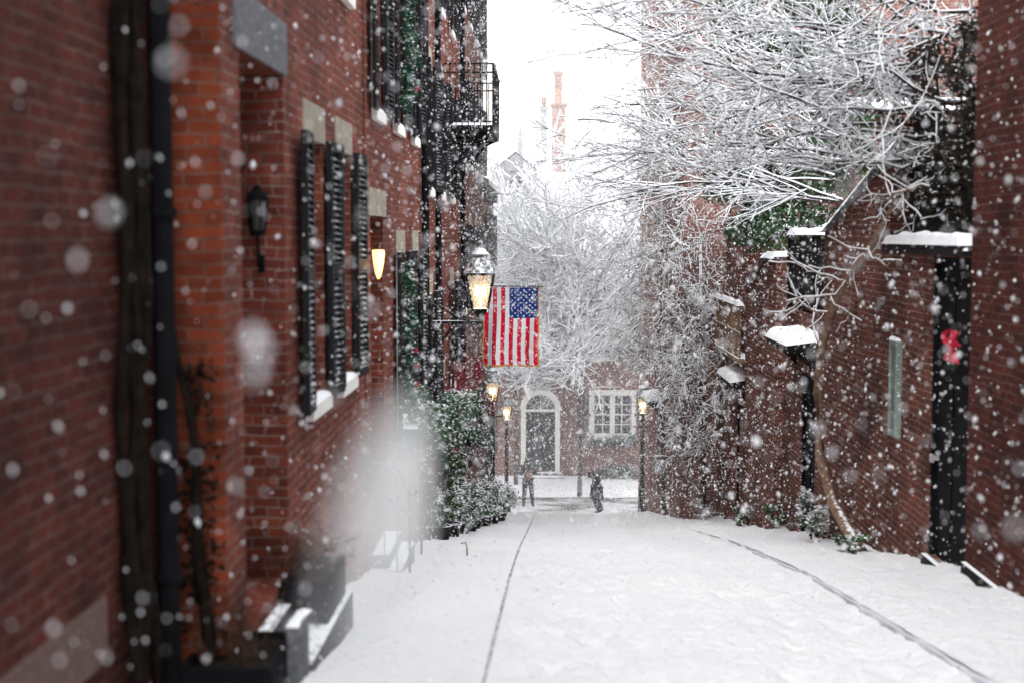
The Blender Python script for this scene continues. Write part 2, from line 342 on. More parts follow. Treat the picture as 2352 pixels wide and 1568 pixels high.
def shutter(h,f,a0,a1,z0,z1,ang=0,hinge=0,n=None,mat=SHUT):
    mb=MB(); w=a1-a0; n=n or max(8,int((z1-z0)/0.055))
    ca,sa=math.cos(ang),math.sin(ang)
    def bx(p0,p1,q0,q1,o0,o1,tilt=0):
        i=len(mb.v)
        for (p,o,q) in ((p0,o0,q0),(p1,o0,q0),(p1,o1,q0-tilt),(p0,o1,q0-tilt),(p0,o0,q1),(p1,o0,q1),(p1,o1,q1-tilt),(p0,o1,q1-tilt)):
            if hinge==0: a=p*ca; oo=o+p*sa
            else: a=w-(w-p)*ca; oo=o+(w-p)*sa
            mb.v.append(f.P(a0+a,q,oo+0.03))
        for q in ((0,3,2,1),(4,5,6,7),(0,1,5,4),(1,2,6,5),(2,3,7,6),(3,0,4,7)): mb.f.append(tuple(i+k for k in q)); mb.m.append(0)
    s=.05
    bx(0,s,z0,z1,0,.045); bx(w-s,w,z0,z1,0,.045); bx(s,w-s,z0,z0+.08,0,.045); bx(s,w-s,z1-.08,z1,0,.045); zm=(z0+z1)/2; bx(s,w-s,zm-.05,zm+.05,0,.045)
    bx(s,w-s,z0+.08,z1-.08,0.0,0.006)
    for i in range(n):
        z=z0+.1+(z1-z0-.2)*i/n
        if abs(z-zm)<.07: continue
        bx(s,w-s,z+.02,z+.032,.006,.042,tilt=.024)
    return mk("shutter",mb,[mat],h)
def shutters(h,f,a0,a1,z0,z1,w=0.42,ang=0.1):
    shutter(h,f,a0-w-.01,a0-.01,z0,z1,0.05,1); shutter(h,f,a1+.01,a1+w+.01,z0,z1,ang,0)
def door(h,f,a0,a1,z0,z1,depth,mat=DOORB,fm=DOORB,transom=True,knob=True):
    mb=MB(); zt=z1-.35 if transom else z1-.06
    f.box(mb,a0+.06,a1-.06,z0,zt,-depth-.04,-depth)
    w=a1-a0
    for i in range(2):
        for (q0,q1) in ((.08,.30),(.34,.60),(.64,.94)):
            b0=a0+.06+(w-.12)*(0.10+.44*i); b1=b0+(w-.12)*.36; H=zt-z0
            f.box(mb,b0,b1,z0+H*q0,z0+H*q1,-depth+.0,-depth+.014)
    d=mk("door",mb,[mat],h)
    if knob:
        mb=MB(); f.box(mb,a1-.16,a1-.12,z0+1.0,z0+1.04,-depth,-depth+.06); f.box(mb,a1-.18,a1-.10,z0+.98,z0+1.06,-depth+.06,-depth+.09); mk("handle",mb,[GREYP],d)
    mb=MB(); f.box(mb,a0+.003,a0+.06,z0,z1-.003,-depth-.02,-depth+.05); f.box(mb,a1-.06,a1-.003,z0,z1-.003,-depth-.02,-depth+.05); f.box(mb,a0+.06,a1-.06,zt,zt+.06,-depth-.02,-depth+.05)
    if transom:
        f.box(mb,a0+.06,a1-.06,z1-.06,z1-.003,-depth-.02,-depth+.05); f.box(mb,a0+.06,a1-.06,zt+.06,z1-.06,-depth-.02,-depth-.01,1)
    mk("door_frame",mb,[fm,GLASS],h)
DPM=plain("downspout_black",(.008,.008,.010),.85,spec=.06)
def pipe(h,x,y,z0,z1,r=0.045,name="downspout"):
    mb=MB(); mb.tube([(x,y,z0),(x,y,z1)],r,10)
    z=z0+.8
    while z<z1: mb.lathe((x,y,z),[(r*1.3,0),(r*1.3,.05)],10); z+=2.0
    return mk(name,mb,[DPM],h,smooth=False)
# ---- left row
X1=-1.84
h=thing("brick_house",(-2.2,2,zg(2)),"dark red brick row house with stone basement lintel","house")
f=FL(-2.2); mb=MB(); ops=[(5.5,6.75,-1.0,-0.5)]
facade(mb,f,-6,7.98,-2.5,8.2,ops); body(mb,f,-6,7.98,-2.5,8.2,8); mk("wall",mb,[B_DARK],h)
mb=MB(); f.box(mb,5.3,6.88,-0.5,-0.18,-.1,.015); mk("lintel",mb,[GRAN2],h)
window(h,f,5.5,6.75,-1.0,-.5,sill=False,lint=False,cols=3,rows=2)
pipe(h,-2.10,7.70,zg(7.74)-.1,8.1,.064)
roof(h,f,-6,7.98,8.2,8)
h=thing("brick_house",(X1,11,zg(11)),"red brick house with black shutters and granite topped doorway","house")
f=FL(X1); mb=MB()
ops=[(8.5,9.9,zg(9)+.35,2.7,.85),(10.75,11.6,.3,2.34),(12.35,13.2,.3,2.34),(12.35,13.2,3.78,5.6),(10.75,11.6,3.78,5.6)]
facade(mb,f,8.0,14.15,-3,8.4,ops)
mb.quad((X1,8.0,-3),(-9.8,8.0,-3),(-9.8,8.0,8.4),(X1,8.0,8.4),1); mb.quad((X1,14.15,-3),(-9.8,14.15,-3),(-9.8,14.15,8.4),(X1,14.15,8.4),0)
mb.quad((-9.8,8,-3),(-9.8,14.15,-3),(-9.8,14.15,8.4),(-9.8,8,8.4),0)
mk("wall",mb,[B_RED,B_ORG],h)
mb=MB(); f.box(mb,8.33,9.97,2.7,3.06,-.3,.02); mk("lintel",mb,[GRAN],h)
door(h,f,8.5,9.9,zg(9)+.35,2.7,.82)
for a in (10.75,12.35):
    window(h,f,a,a+.85,.3,2.34); shutters(h,f,a,a+.85,.28,2.36,w=.43,ang=.08)
    window(h,f,a,a+.85,3.78,5.6)
roof(h,f,8.0,14.15,8.4,8)
h=thing("brick_house",(X1,17,zg(17)),"red brick row house with black shutters and christmas garlands","house")
X2=-1.82; f=FL(X2); mb=MB()
ops=[(14.5,15.6,zg(15)+.3,1.8,.45),(17.0,17.85,-.68,1.38),(14.75,15.5,2.9,4.85),(16.75,17.55,2.9,4.85),(19.0,19.7,-.68,1.38),(18.9,19.6,2.9,4.85)]
facade(mb,f,14.15,20.4,-4,8.0,ops); body(mb,f,14.15,20.4,-4,8.0,8); mk("wall",mb,[B_RED],h)
mb=MB(); f.box(mb,14.35,15.85,1.8,2.08,-.1,.015); mk("lintel",mb,[STONE],h)
door(h,f,14.5,15.6,zg(15)+.3,1.8,.42,fm=GREYP)
for (a,b,c,d) in ops[1:]:
    window(h,f,a,b,c,d); shutters(h,f,a,b,c-.02,d+.02,w=.38)
pipe(h,X2+.07,20.25,zg(20)-.1,7.9,.055)
roof(h,f,14.15,20.4,8.0,8)
def rowhouse(y0,y1,x,top,floors,cols,mat,label,doorat=None,w=.8,bot=-9,sh=True,pipeat=None):
    f=FL(x)
    h=thing("brick_house",(x,(y0+y1)/2,zg((y0+y1)/2)),label,"house")
    ops=[]
    for i,(z0,z1) in enumerate(floors):
        for c in cols:
            if doorat and i==0 and abs(c-doorat)<1: continue
            ops.append((c,c+w,z0,z1))
    wn=list(ops)
    if doorat: 
        g=zg(doorat)+.15; ops.append((doorat,doorat+1.0,g,g+2.5,.3))
    mb=MB(); facade(mb,f,y0,y1,bot,top,ops); body(mb,f,y0,y1,bot,top,8); mk("wall",mb,[mat],h)
    for (a,b,c,d) in wn:
        window(h,f,a,b,c,d)
        if sh: shutters(h,f,a,b,c-.02,d+.02,w=.38,ang=.2)
    if doorat: door(h,f,doorat,doorat+1.0,g,g+2.5,.28); mb=MB(); f.box(mb,doorat-.12,doorat+1.12,g+2.5,g+2.75,-.1,.02); mk("lintel",mb,[STONE],h)
    if pipeat: pipe(h,x+.07,pipeat,zg(pipeat)-.1,top-.1,.05)
    roof(h,f,y0,y1,top,8)
    mb=MB(); f.box(mb,y0+.01,y1-.01,top-.35,top-.005,.003,.14); mk("cornice",mb,[DWOOD],h)
    return h,f
h3,f3=rowhouse(20.4,29.0,-1.84,9.2,[(-1.2,.7),(2.3,4.2),(5.4,7.1)],[21.6,24.0,26.6],B_RED,"brick row house with black shutters and iron balcony",doorat=23.9,pipeat=22.9)
h4,f4=rowhouse(29.0,39.6,-1.82,12.5,[(-3.3,-1.5),(0.0,1.8),(3.2,4.9),(6.4,8.0)],[30.0,32.6,35.2,37.6],B_MIX,"tall brick row house with shuttered windows",doorat=32.5,pipeat=29.1)
h5,f5=rowhouse(39.6,47.6,-1.84,3.0,[(-5.6,-3.9),(-2.4,-.7),(.6,2.2)],[40.6,43.0,45.6],B_MIX,"lower brick corner house with snowy roof",doorat=43)
mb=MB(); bx0,bx1,by0,by1,bz=-1.84,-.98,25.0,28.2,3.42
mb.box(bx0+.003,bx1,by0,by1,bz,bz+.09)
for y in (25.3,26.6,27.9):
    mb.tube([(-1.83,y,bz-.75),(-1.6,y,bz-.55),(-1.25,y,bz-.1),(-1.05,y,bz)],.025,6); mb.tube([(-1.82,y,bz-.02),(-1.05,y,bz-.02)],.02,6)
b=mk("balcony",mb,[IRON],h3)
mb=MB(); zt=bz+1.15
for z in (bz+.15,zt-.15,zt): mb.tube([(-1.83,by0,z),(bx1,by0,z),(bx1,by1,z),(-1.83,by1,z)],.016,6)
for k in range(28):
    y=by0+(by1-by0)*k/27; mb.tube([(bx1,y,bz+.09),(bx1,y,zt)],.009,5)
for k in range(8):
    x=-1.83+.85*k/8; mb.tube([(x,by0,bz+.09),(x,by0,zt)],.009,5); mb.tube([(x,by1,bz+.09),(x,by1,zt)],.009,5)
mk("railing",mb,[IRON],b)
mb=MB(); mb.snowcap(bx0+.05,bx1-.02,by0+.05,by1-.05,bz+.09,.08); mb.snowcap(bx1-.03,bx1+.03,by0,by1,zt+.015,.04,nx=3,ny=30); mk("snow_layer",mb,[SNOWT],b)
hc=thing("apartment_house",(-4.5,64,-8.3),"tall cream rendered house with dark windows","house")
f=FF(62); mb=MB(); cops=[(x,x+1.0,z,z+1.8) for x in (-8,-5.6,-3.6) for z in (2,5,8.2,11.4)]
facade(mb,f,-10,-2.45,-9,15,cops); body(mb,f,-10,-2.45,-9,15,8); mk("wall",mb,[CREAM],hc)
for o in cops: window(hc,f,*o,lint=False)
roof(hc,f,-10,-2.45,15,8)
# ---- far brick house
hf=thing("brick_house",(0,58,-8.3),"rose brick row house with arched white doorway and snowy roof","house")
f=FF(58.0); mb=MB()
D0,D1=-.92,.28; zs=-5.60; zb=-8.08; HT=-.3
W1=(1.85,3.40,-6.55,-4.9)
ops=[(D0,D1,zb,zs,.35),W1,(1.45,2.6,-3.4,-1.5),(-1.3,-.3,-3.4,-1.5),(-3.6,-2.6,-3.4,-1.5),(4.2,5.2,-3.4,-1.5),(-4.2,-2.9,-6.55,-4.9),(4.6,5.9,-6.55,-4.9)]
facade(mb,f,-7,8,-9,HT,ops); body(mb,f,-7,8,-9,HT,9); mk("wall",mb,[B_FAR],hf)
door(hf,f,D0,D1,zb,zs,.33,transom=False)
mb=MB(); f.box(mb,D0-.2,D0-.001,zb,zs,-.02,.10); f.box(mb,D1+.001,D1+.2,zb,zs,-.02,.10); f.box(mb,D0-.2,D1+.2,zs+.001,zs+.1,-.02,.11)
cx=(D0+D1)/2; n=20
for k in range(n):
    t0=math.pi*k/n; t1=math.pi*(k+1)/n; r0,r1=.6,.84
    q=[(cx+r0*math.cos(t0),zs+.1+r0*math.sin(t0)),(cx+r1*math.cos(t0),zs+.1+r1*math.sin(t0)),(cx+r1*math.cos(t1),zs+.1+r1*math.sin(t1)),(cx+r0*math.cos(t1),zs+.1+r0*math.sin(t1))]
    mb.prism(q,'y',57.9,58.02)
mk("door_surround",mb,[WHITE],hf)
mb=MB(); pts=[(cx+.62*math.cos(math.pi*k/n),zs+.1+.62*math.sin(math.pi*k/n)) for k in range(n+1)]
mb.prism(pts,'y',57.985,57.995); fan=mk("window",mb,[GLASS],hf,label="half round fanlight over the door")
mb=MB()
for k in range(1,6):
    t=math.pi*k/6; mb.tube([(cx,57.97,zs+.1),(cx+.62*math.cos(t),57.97,zs+.1+.62*math.sin(t))],.014,4)
mb.tube([(cx+.3*math.cos(math.pi*k/10),57.97,zs+.1+.3*math.sin(math.pi*k/10)) for k in range(11)],.014,4)
mk("frame",mb,[WHITE],fan)
mb=MB(); f.box(mb,D0-.35,D1+.35,-8.5,-8.22,0.003,.7); f.box(mb,D0-.25,D1+.25,-8.22,-8.09,0.003,.4); mb.snowcap(D0-.3,D1+.3,57.32,57.6,-8.22,.05,1); mk("steps",mb,[GRAN,SNOWT],hf)
for o in ops[1:]:
    big=o[3]<-4
    window(hf,f,*o,cols=4 if big else 2,rows=4,lint=True,lm=WHITE if big else STONE,lh=.2,bar=.026 if big else .02)
    shutters(hf,f,o[0],o[1],o[2],o[3],w=.42,ang=.05)
mb=MB(); f.box(mb,1.66,1.848,-6.65,-4.7,.003,.08); f.box(mb,3.402,3.6,-6.65,-4.7,.003,.08); f.box(mb,2.52,2.73,-6.5,-4.95,-.07,.04); mk("window_surround",mb,[WHITE],hf)
roof(hf,f,-7,8,HT,9,rise=4.6,over=.3)
def dormer(cx,y,z,w,hh,par):
    mb=MB(); mb.box(cx-w/2,cx+w/2,y,y+2.2,z,z+hh); mb.prism([(cx-w/2-.12,z+hh),(cx+w/2+.12,z+hh),(cx,z+hh+w*.45)],'y',y-.1,y+2.3,0); 
    mb.quad((cx-w/2-.18,y-.15,z+hh+.02),(cx-w/2-.18,y+2.3,z+hh+.02),(cx,y+2.3,z+hh+w*.45+.1),(cx,y-.15,z+hh+w*.45+.1),1)
    mb.quad((cx+w/2+.18,y-.15,z+hh+.02),(cx+w/2+.18,y+2.3,z+hh+.02),(cx,y+2.3,z+hh+w*.45+.1),(cx,y-.15,z+hh+w*.45+.1),1)
    d=mk("dormer",mb,[SLATE,SNOWT],par); window(d,FF(y-.003),cx-w*.2,cx+w*.2,z+hh-1.0,z+hh-.15,depth=-.01,sill=False,lint=False,fm=GREYP); return d
dormer(-1.4,60.4,2.2,1.6,2.1,hf)
def chimney(x,y,z0,z1,w,par,mat,pots=1):
    mb=MB(); mb.box(x-w/2,x+w/2,y,y+w*.9,z0,z1-.5); mb.box(x-w/2-.07,x+w/2+.07,y-.07,y+w*.9+.07,z1-.5,z1-.32)
    c=mk("chimney",mb,[mat],par)
    for k in range(pots):
        mb=MB(); mb.lathe((x+(k-(pots-1)/2)*.3,y+w*.45,z1-.32),[(.15,0),(.12,.25),(.15,.32),(.11,.5)],10)
        mk("chimney_pot",mb,[B_PINK],c)
hb=thing("brick_house",(1.5,70,-8.3),"distant brick house with snowy roof and tall chimneys","house")
f=FF(70); mb=MB(); facade(mb,f,-1.8,9,-9,1.0,[]); body(mb,f,-1.8,9,-9,1.0,8); mk("wall",mb,[B_FAR],hb); roof(hb,f,-1.8,9,1.0,8,2.4)
mb=MB(); mb.box(.14,.84,71,71.7,1.2,7.95); mb.box(.06,.92,70.92,71.78,7.95,8.1); mb.box(.26,.66,71.1,71.5,8.1,9.5); mb.box(.22,.70,71.06,71.54,9.5,9.65); c=mk("chimney",mb,[B_PINK],hb)
mb=MB(); mb.lathe((.46,71.3,9.65),[(.14,0),(.11,.2),(.14,.3)],10); mk("chimney_pot",mb,[CREAM],c)
chimney(-.25,70.8,1.2,8.2,.32,hb,GREYP)
hs=thing("church_steeple",(-1.6,84,-8.3),"thin distant spire above snowy roofs","steeple")
mb=MB(); mb.box(-1.85,-1.5,84,84.4,-8.5,7.0); mb.lathe((-1.67,84.2,7.0),[(.2,0),(.02,1.7)],4,rot=.78); mk("spire",mb,[SLATE],hs)
# ------------------------------------------------------------------ right side
XR=3.95
h=thing("brick_house",(XR,6,zg(6)),"dark red brick house wall along the lane","house")
f=FR(XR-.03); mb=MB(); facade(mb,f,-6,13.3,-3,8,[]); body(mb,f,-6,13.3,-3,8,7); mk("wall",mb,[B_DARK],h); roof(h,f,-6,13.3,8,7)
mb=MB(); f.box(mb,5,13.25,zg(13)-.3,zg(13)+.24,.003,.05); mk("wall_base",mb,[DWOOD],h)
def gardenwall(y0,y1,pts,ops,label,mat=B_MIX,coping=True,x=XR,doors=(),deep=.4):
    g=thing("garden_wall",(x,(y0+y1)/2,zg((y0+y1)/2)),label,"wall"); f=FR(x); mb=MB()
    zl=min(p[1] for p in pts); zb=zg(y1)-.5
    facade(mb,f,y0,y1,zb,zl,[o for o in ops],depth=.2); body(mb,f,y0,y1,zb,zl,deep)
    if max(p[1] for p in pts)>zl+.01:
        poly=[(y0,zl)]+pts+[(y1,zl)]
        q=[]
        for p in poly:
            if not q or abs(q[-1][0]-p[0])+abs(q[-1][1]-p[1])>1e-4: q.append(p)
        mb.prism(q,'x',x,x+deep)
    mk("wall",mb,[mat],g)
    if coping:
        mb=MB()
        for (a,b) in zip(pts[:-1],pts[1:]):
            if abs(b[0]-a[0])<.05: continue
            s=(b[1]-a[1])/(b[0]-a[0])
            mb.prism([(a[0],a[1]+.002),(b[0],b[1]+.002),(b[0],b[1]+.035),(a[0],a[1]+.035)],'x',x-.05,x+deep+.05)
            mb.snowcap(x-.10,x+deep+.05,a[0],b[0],0,.11,1,nx=8,ny=max(6,int(abs(b[0]-a[0])*8)),zf=lambda y,a=a,s=s:a[1]+.002+s*(y-a[0]))
        mk("coping",mb,[GRAN,SNOWT],g)
    for (a0,a1,z0,z1) in doors: door(g,f,a0,a1,z0,z1,.07,transom=False)
    return g,f
def hood(par,f,a0,a1,z,out=.45,slope=.06):
    mb=MB(); A=f.P(a0,z,.003); B=f.P(a1,z,out)
    x0,x1=A[0],B[0]
    mb.prism([(x0,z),(x1,z-slope),(x1,z-slope-.09),(x0,z-.09)],'y',a0,a1)
    for a in (a0+.1,a1-.16): mb.prism([(x0,z-.09),(x0,z-.5),(x0+(x1-x0)*.8,z-.09-slope*.8)],'y',a,a+.07)
    o=mk("door_hood",mb,[DWOOD],par)
    mb=MB(); nx,ny=8,16
    for a in range(nx+1):
        for b in range(ny+1):
            u=a/nx; v=b/ny; x=x0+(x1-x0)*1.06*u; y=a0-.03+(a1-a0+.06)*v
            e=min((1-u)*abs(x1-x0),min(v,1-v)*(a1-a0)); k=min(1,e/.12); k=math.sqrt(max(0,1-(1-k)**2))
            mb.v.append((x,y,z+.003-slope*u*1.06+k*.13*(1+.3*noise.noise(Vector((x*4,y*4,z))))))
    for a in range(nx):
        for b in range(ny):
            p=a*(ny+1)+b; mb.f.append((p,p+ny+1,p+ny+2,p+1)); mb.m.append(0)
    mk("snow_layer",mb,[SNOWT],o,smooth=True)
gA=zg(14)+.12
g,f=gardenwall(13.35,20.5,[(13.35,1.45),(16.6,1.45),(16.6,2.4),(17.0,2.42),(20.2,1.66),(20.5,1.64)],[(13.38,14.75,gA,1.38,.07),(18.3,18.42,-.3,.75)],"brick garden wall with dark gate and sloping snowy coping",doors=[(13.38,14.75,gA,1.38)])
mb=MB(); f.box(mb,13.4,14.75,gA-.3,gA,.003,.06); mk("door_step",mb,[DWOOD],g)
mb=MB(); f.box(mb,13.38,16.5,1.40,1.5,.003,.12); mb.snowcap(XR-.14,XR+.1,13.38,16.5,1.5,.12,1,ny=24); mk("ledge",mb,[DWOOD,SNOWT],g)
fe=thing("board_fence",(XR+.25,15,1.55),"tall dark board fence standing on brick wall with snowy top","fence")
mb=MB()
for k in range(26):
    y=13.4+k*.125; mb.box(XR+.22,XR+.26,y,y+.118,1.5,2.9+.08*random.random()+.25*math.sin(k*.4))
mb.box(XR+.262,XR+.33,13.4,16.6,1.8,1.9); mb.box(XR+.262,XR+.33,13.4,16.6,2.5,2.6)
mk("boards",mb,[DWOOD],fe)
pc=thing("wall_panel",(XR-.07,16.1,-.6),"narrow pale framed glass panel with snow cap on brick wall","panel")
mb=MB(); mb.box(XR-.05,XR-.002,15.97,16.21,-.60,.36); mk("panel",mb,[plain("pale_glass",(.10,.13,.125),.3,var=.4,scale=3)],pc)
mb=MB(); mb.box(XR-.07,XR-.001,15.92,15.97,-.66,.42); mb.box(XR-.07,XR-.001,16.21,16.26,-.66,.42); mb.box(XR-.07,XR-.001,15.97,16.21,.36,.42); mb.box(XR-.07,XR-.001,15.97,16.21,-.66,-.60); mb.snowcap(XR-.08,XR,15.92,16.26,.42,.04,1); mk("frame",mb,[plain("grey_green_paint",(.20,.25,.22),.6),SNOWT],pc)
gB=zg(22)+.12
g,f=gardenwall(20.5,24.0,[(20.5,.42),(24.0,.42)],[(21.0,22.2,gB,gB+2.5,.07)],"brick garden wall with dark door under snowy hood",doors=[(21.0,22.2,gB,gB+2.5)],coping=False)
hood(g,f,20.8,22.8,.05,.46)
fe=thing("louvred_screen",(XR+.1,22.3,.4),"dark louvred timber screen with snow along its top","screen")
mb=MB()
for k in range(18): mb.box(XR+.08,XR+.14,20.6,23.9,.43+k*.062,.43+k*.062+.052)
for y in (20.55,21.7,22.8,23.9): mb.box(XR+.05,XR+.17,y,y+.08,.422,1.6)
mk("slats",mb,[plain("louvre_dark",(.014,.014,.016),.8,spec=.08)],fe); mb=MB(); mb.snowcap(XR,XR+.25,20.5,24.0,1.6,.1,ny=24,nx=4); mk("snow_layer",mb,[SNOWT],fe)
g,f=gardenwall(24.0,27.7,[(24.0,1.2),(25.2,1.2),(27.7,.55)],[(25.6,25.8,-1.4,-.3)],"brick wall with sloping snow covered coping",mat=B_MIX,x=XR-.12,deep=.55)
gD=zg(29.4)+.1
g,f=gardenwall(27.7,33.0,[(27.7,-.9),(33.0,-.9)],[(28.4,29.7,gD,gD+2.5,.07)],"brick wall with dark door and snowy canopy",mat=B_MIX,doors=[(28.4,29.7,gD,gD+2.5)],coping=False)
hood(g,f,28.1,30.3,-1.25,.34)
fe=thing("wooden_screen",(XR+.1,30,-.9),"weathered wooden slatted balcony screen with snow on rails","screen")
mb=MB()
for k in range(20): y=27.9+k*.2; mb.box(XR-.22,XR-.18,y,y+.09,-.8,.15)
mb.box(XR-.25,XR+.07,27.8,31.9,-.895,-.8); mb.box(XR-.25,XR-.13,27.8,31.9,.15,.22); mb.box(XR-.24,XR-.221,27.8,31.9,-.35,-.29)
mk("slats",mb,[WOOD],fe); mb=MB(); mb.snowcap(XR-.27,XR-.1,27.8,31.9,.22,.09,ny=24,nx=4); mk("snow_layer",mb,[SNOWT],fe)
h=thing("brick_house",(5.4,31,-4),"low flat topped brown brick outbuilding with snow on parapet","house")
f=FF(29.0); mb=MB(); facade(mb,f,4.0,6.9,-5,1.62,[(5.2,5.8,-.4,.9)]); body(mb,f,4.0,6.9,-5,1.62,3.2); mk("wall",mb,[B_MIX],h); window(h,f,5.2,5.8,-.4,.9)
mb=MB(); mb.box(3.96,6.98,28.92,32.3,1.622,1.75); mb.snowcap(3.96,6.98,28.92,32.3,1.752,.07,1,nx=14,ny=14); mk("roof",mb,[DWOOD,SNOWT],h)
mb=MB(); mb.box(4.25,4.75,29.8,30.4,1.75,2.2); mb.box(4.2,4.8,29.7,30.5,2.2,2.28); d=mk("roof_hatch",mb,[STONE],h); mb=MB(); mb.snowcap(4.2,4.8,29.7,30.5,2.28,.12); mk("snow_layer",mb,[SNOWT],d)
h=thing("brick_house",(9,30,-5),"salmon brick house behind garden with snowy roof","house")
f=FF(31.5); mb=MB(); o2=[(8.3,9.2,.6,2.4),(10.5,11.4,.6,2.4)]; facade(mb,f,6.6,12,-5,4.3,o2); body(mb,f,6.6,12,-5,4.3,5); mk("wall",mb,[B_MIX],h)
for o in o2[:2]: window(h,f,*o)
roof(h,f,6.6,12,4.3,5,.6)
XT=3.1
h=thing("brick_house",(XT,41,zg(41)),"tall weathered brick house at street corner with door hood","house")
f=FR(XT); mb=MB()
wo=[(a,a+.8,z,z+1.7) for a in (35.0,38.0,41.0,44.0,46.6) for z in (-3.0,.3,3.4,6.5)]
dr=[(39.3,40.3,zg(39.8)+.2,zg(39.8)+2.5)]
wo=[o for o in wo if not (o[2]<-2.5 and 37.5<o[0]<41.5)]
facade(mb,f,33.0,48.6,-9,12,wo+dr) 
o3=[(4.0,4.9,z,z+1.6) for z in (2.5,6.0)]+[(6.2,7.1,z,z+1.6) for z in (2.5,6.0)]
f2=FF(33.0); facade(mb,f2,XT,10,-9,12,o3); mb.quad((XT,48.6,-9),(10,48.6,-9),(10,48.6,12),(XT,48.6,12),0); mb.quad((10,33,-9),(10,48.6,-9),(10,48.6,12),(10,33,12))
mk("wall",mb,[B_FAR],h)
for o in wo: window(h,f,*o)
for o in o3: window(h,f2,*o)
door(h,f,*dr[0],.15,transom=False); hood(h,f,39.0,40.7,-2.9,.4)
roof(h,f,33,48.6,12,6.9)
# ------------------------------------------------------------------ vegetation
def leafclump(mb,c,r,n,size,snowp=.4,mats=(0,1),snowm=2):
    for _ in range(n):
        d=rng.normal(size=3); d/=np.linalg.norm(d)+1e-6; rad=rng.random()**.45
        p=(c[0]+d[0]*r[0]*rad,c[1]+d[1]*r[1]*rad,c[2]+d[2]*r[2]*rad)
        a=rng.normal(size=3); a/=np.linalg.norm(a); 
        sn=rng.random()<snowp*(0.45+0.9*max(0,d[2]*rad+.25))
        b=np.cross(a,rng.normal(size=3)); b/=np.linalg.norm(b)+1e-6
        if sn:
            a=np.array([a[0],a[1],a[2]*.25]); b=np.array([b[0],b[1],b[2]*.25])
        s=size*rng.uniform(.6,1.4)
        i=len(mb.v)
        mb.v+=[(p[0]-a[0]*s,p[1]-a[1]*s,p[2]-a[2]*s),(p[0]+b[0]*s*.5,p[1]+b[1]*s*.5,p[2]+b[2]*s*.5+(s*.12 if sn else 0)),(p[0]+a[0]*s,p[1]+a[1]*s,p[2]+a[2]*s),(p[0]-b[0]*s*.5,p[1]-b[1]*s*.5,p[2]-b[2]*s*.5)]
        mb.f.append((i,i+1,i+2,i+3)); mb.m.append(snowm if sn else mats[rng.integers(len(mats))])
RM=.0022
def grow(out,pos,d,length,r,level,maxl,wig=.25,bias=(0,0,0),kids=(6,5,4,3),ratio=.55,spread=.9,zmin=None):
    n=max(3,int(5-level*.5)) if level>1 else 8
    p=np.array(pos,float); d=np.array(d,float); d/=np.linalg.norm(d); path=[tuple(p)]; rad=[r]; st=length/n; dirs=[d.copy()]
    for k in range(n):
        d=d+rng.normal(size=3)*wig+np.array(bias)*.12; d/=np.linalg.norm(d)
        if zmin is not None and p[2]<zmin and d[2]<0: d[2]=abs(d[2])*.5
        p=p+d*st; path.append(tuple(p)); rad.append(max(RM*.6,r*(1-.78*(k+1)/n))); dirs.append(d.copy())
    out.append((path,rad,level))
    if level<maxl:
        K=kids[min(level,len(kids)-1)]
        for _ in range(K):
            t=rng.uniform(.12,1.0); k=min(n,int(t*n)); fr=t*n-int(t*n) if k<n else 0
            q=np.array(path[k]); 
            if k<n: q=q*(1-fr)+np.array(path[k+1])*fr
            nd=dirs[k]+rng.normal(size=3)*spread*.6; 
            grow(out,q,nd,length*ratio*rng.uniform(.7,1.2),max(RM,rad[k]*.6),level+1,maxl,wig,bias,kids,ratio,spread,zmin)
def treemesh(out,parent,minsnow=1,bark=BARK,sn=.009,crown="crown",trunkname="trunk",f=1.0,twig=TWIG,skip=0,lift=0.0):
    tb=MB(); cb=MB(); sb=MB()
    for path,rad,l in out:
        s=7 if l==0 else (5 if l==1 else 3)
        (tb if l==0 else cb).tube(path,rad,s,0,cap=l==0)
        if l>=minsnow and rng.random()>=skip:
            r2=[r*f*.75+sn*rng.uniform(.5,1.3) for r in rad]
            off=max(rad)*.5+sn*.75+lift
            sb.tube(path,r2,4 if l<3 else 3,0,cap=False,off=(0,0,off))
    if tb.v: mk(trunkname,tb,[bark],parent,smooth=True)
    mk(crown,cb,[twig],parent,smooth=True); 
    if sb.v: mk("snow_layer",sb,[SNOWT],parent,smooth=True)
T=thing("bare_tree",(4.45,15.3,zg(15)),"gnarled leafless tree with snow laden branches arching over lane","tree")
out=[]; RM=.0034
for s in range(6):
    P=[];R=[]; ox,oy=rng.uniform(-.15,.3),rng.uniform(-.35,.6); ph=rng.uniform(0,6)
    for k in range(17):
        z=-2.2+k*.36+ (0.1*s); P.append((4.42+ox*(.5+k/18)+.10*math.sin(k*.8+ph),15.2+oy+.12*math.cos(k*.7+ph),z)); R.append((.085 if s==0 else .045)*(1-.045*k))
    out.append((P,R,0))
for k in range(15):
    zz=rng.uniform(2.4,4.7)
    q=np.array([4.3+rng.uniform(-.15,.2),15.3+rng.uniform(-.3,.9),zz])
    d=np.array([-1,rng.uniform(-.15,1.4),rng.uniform(-.22,.35)])
    grow(out,q,d,rng.uniform(1.8,3.2),.020,1,3,wig=.22,bias=(-.2,0,-.03),kids=(0,12,7),ratio=.45,spread=1.0,zmin=2.4)
for k in range(6):
    q=np.array([4.2,15.8,rng.uniform(3.0,4.6)])
    grow(out,q,(-1,rng.uniform(-.1,.7),rng.uniform(0,.25)),rng.uniform(3.4,4.3),.020,1,3,wig=.15,bias=(-.3,0,.0),kids=(0,14,6),ratio=.3,spread=.8,zmin=2.6)
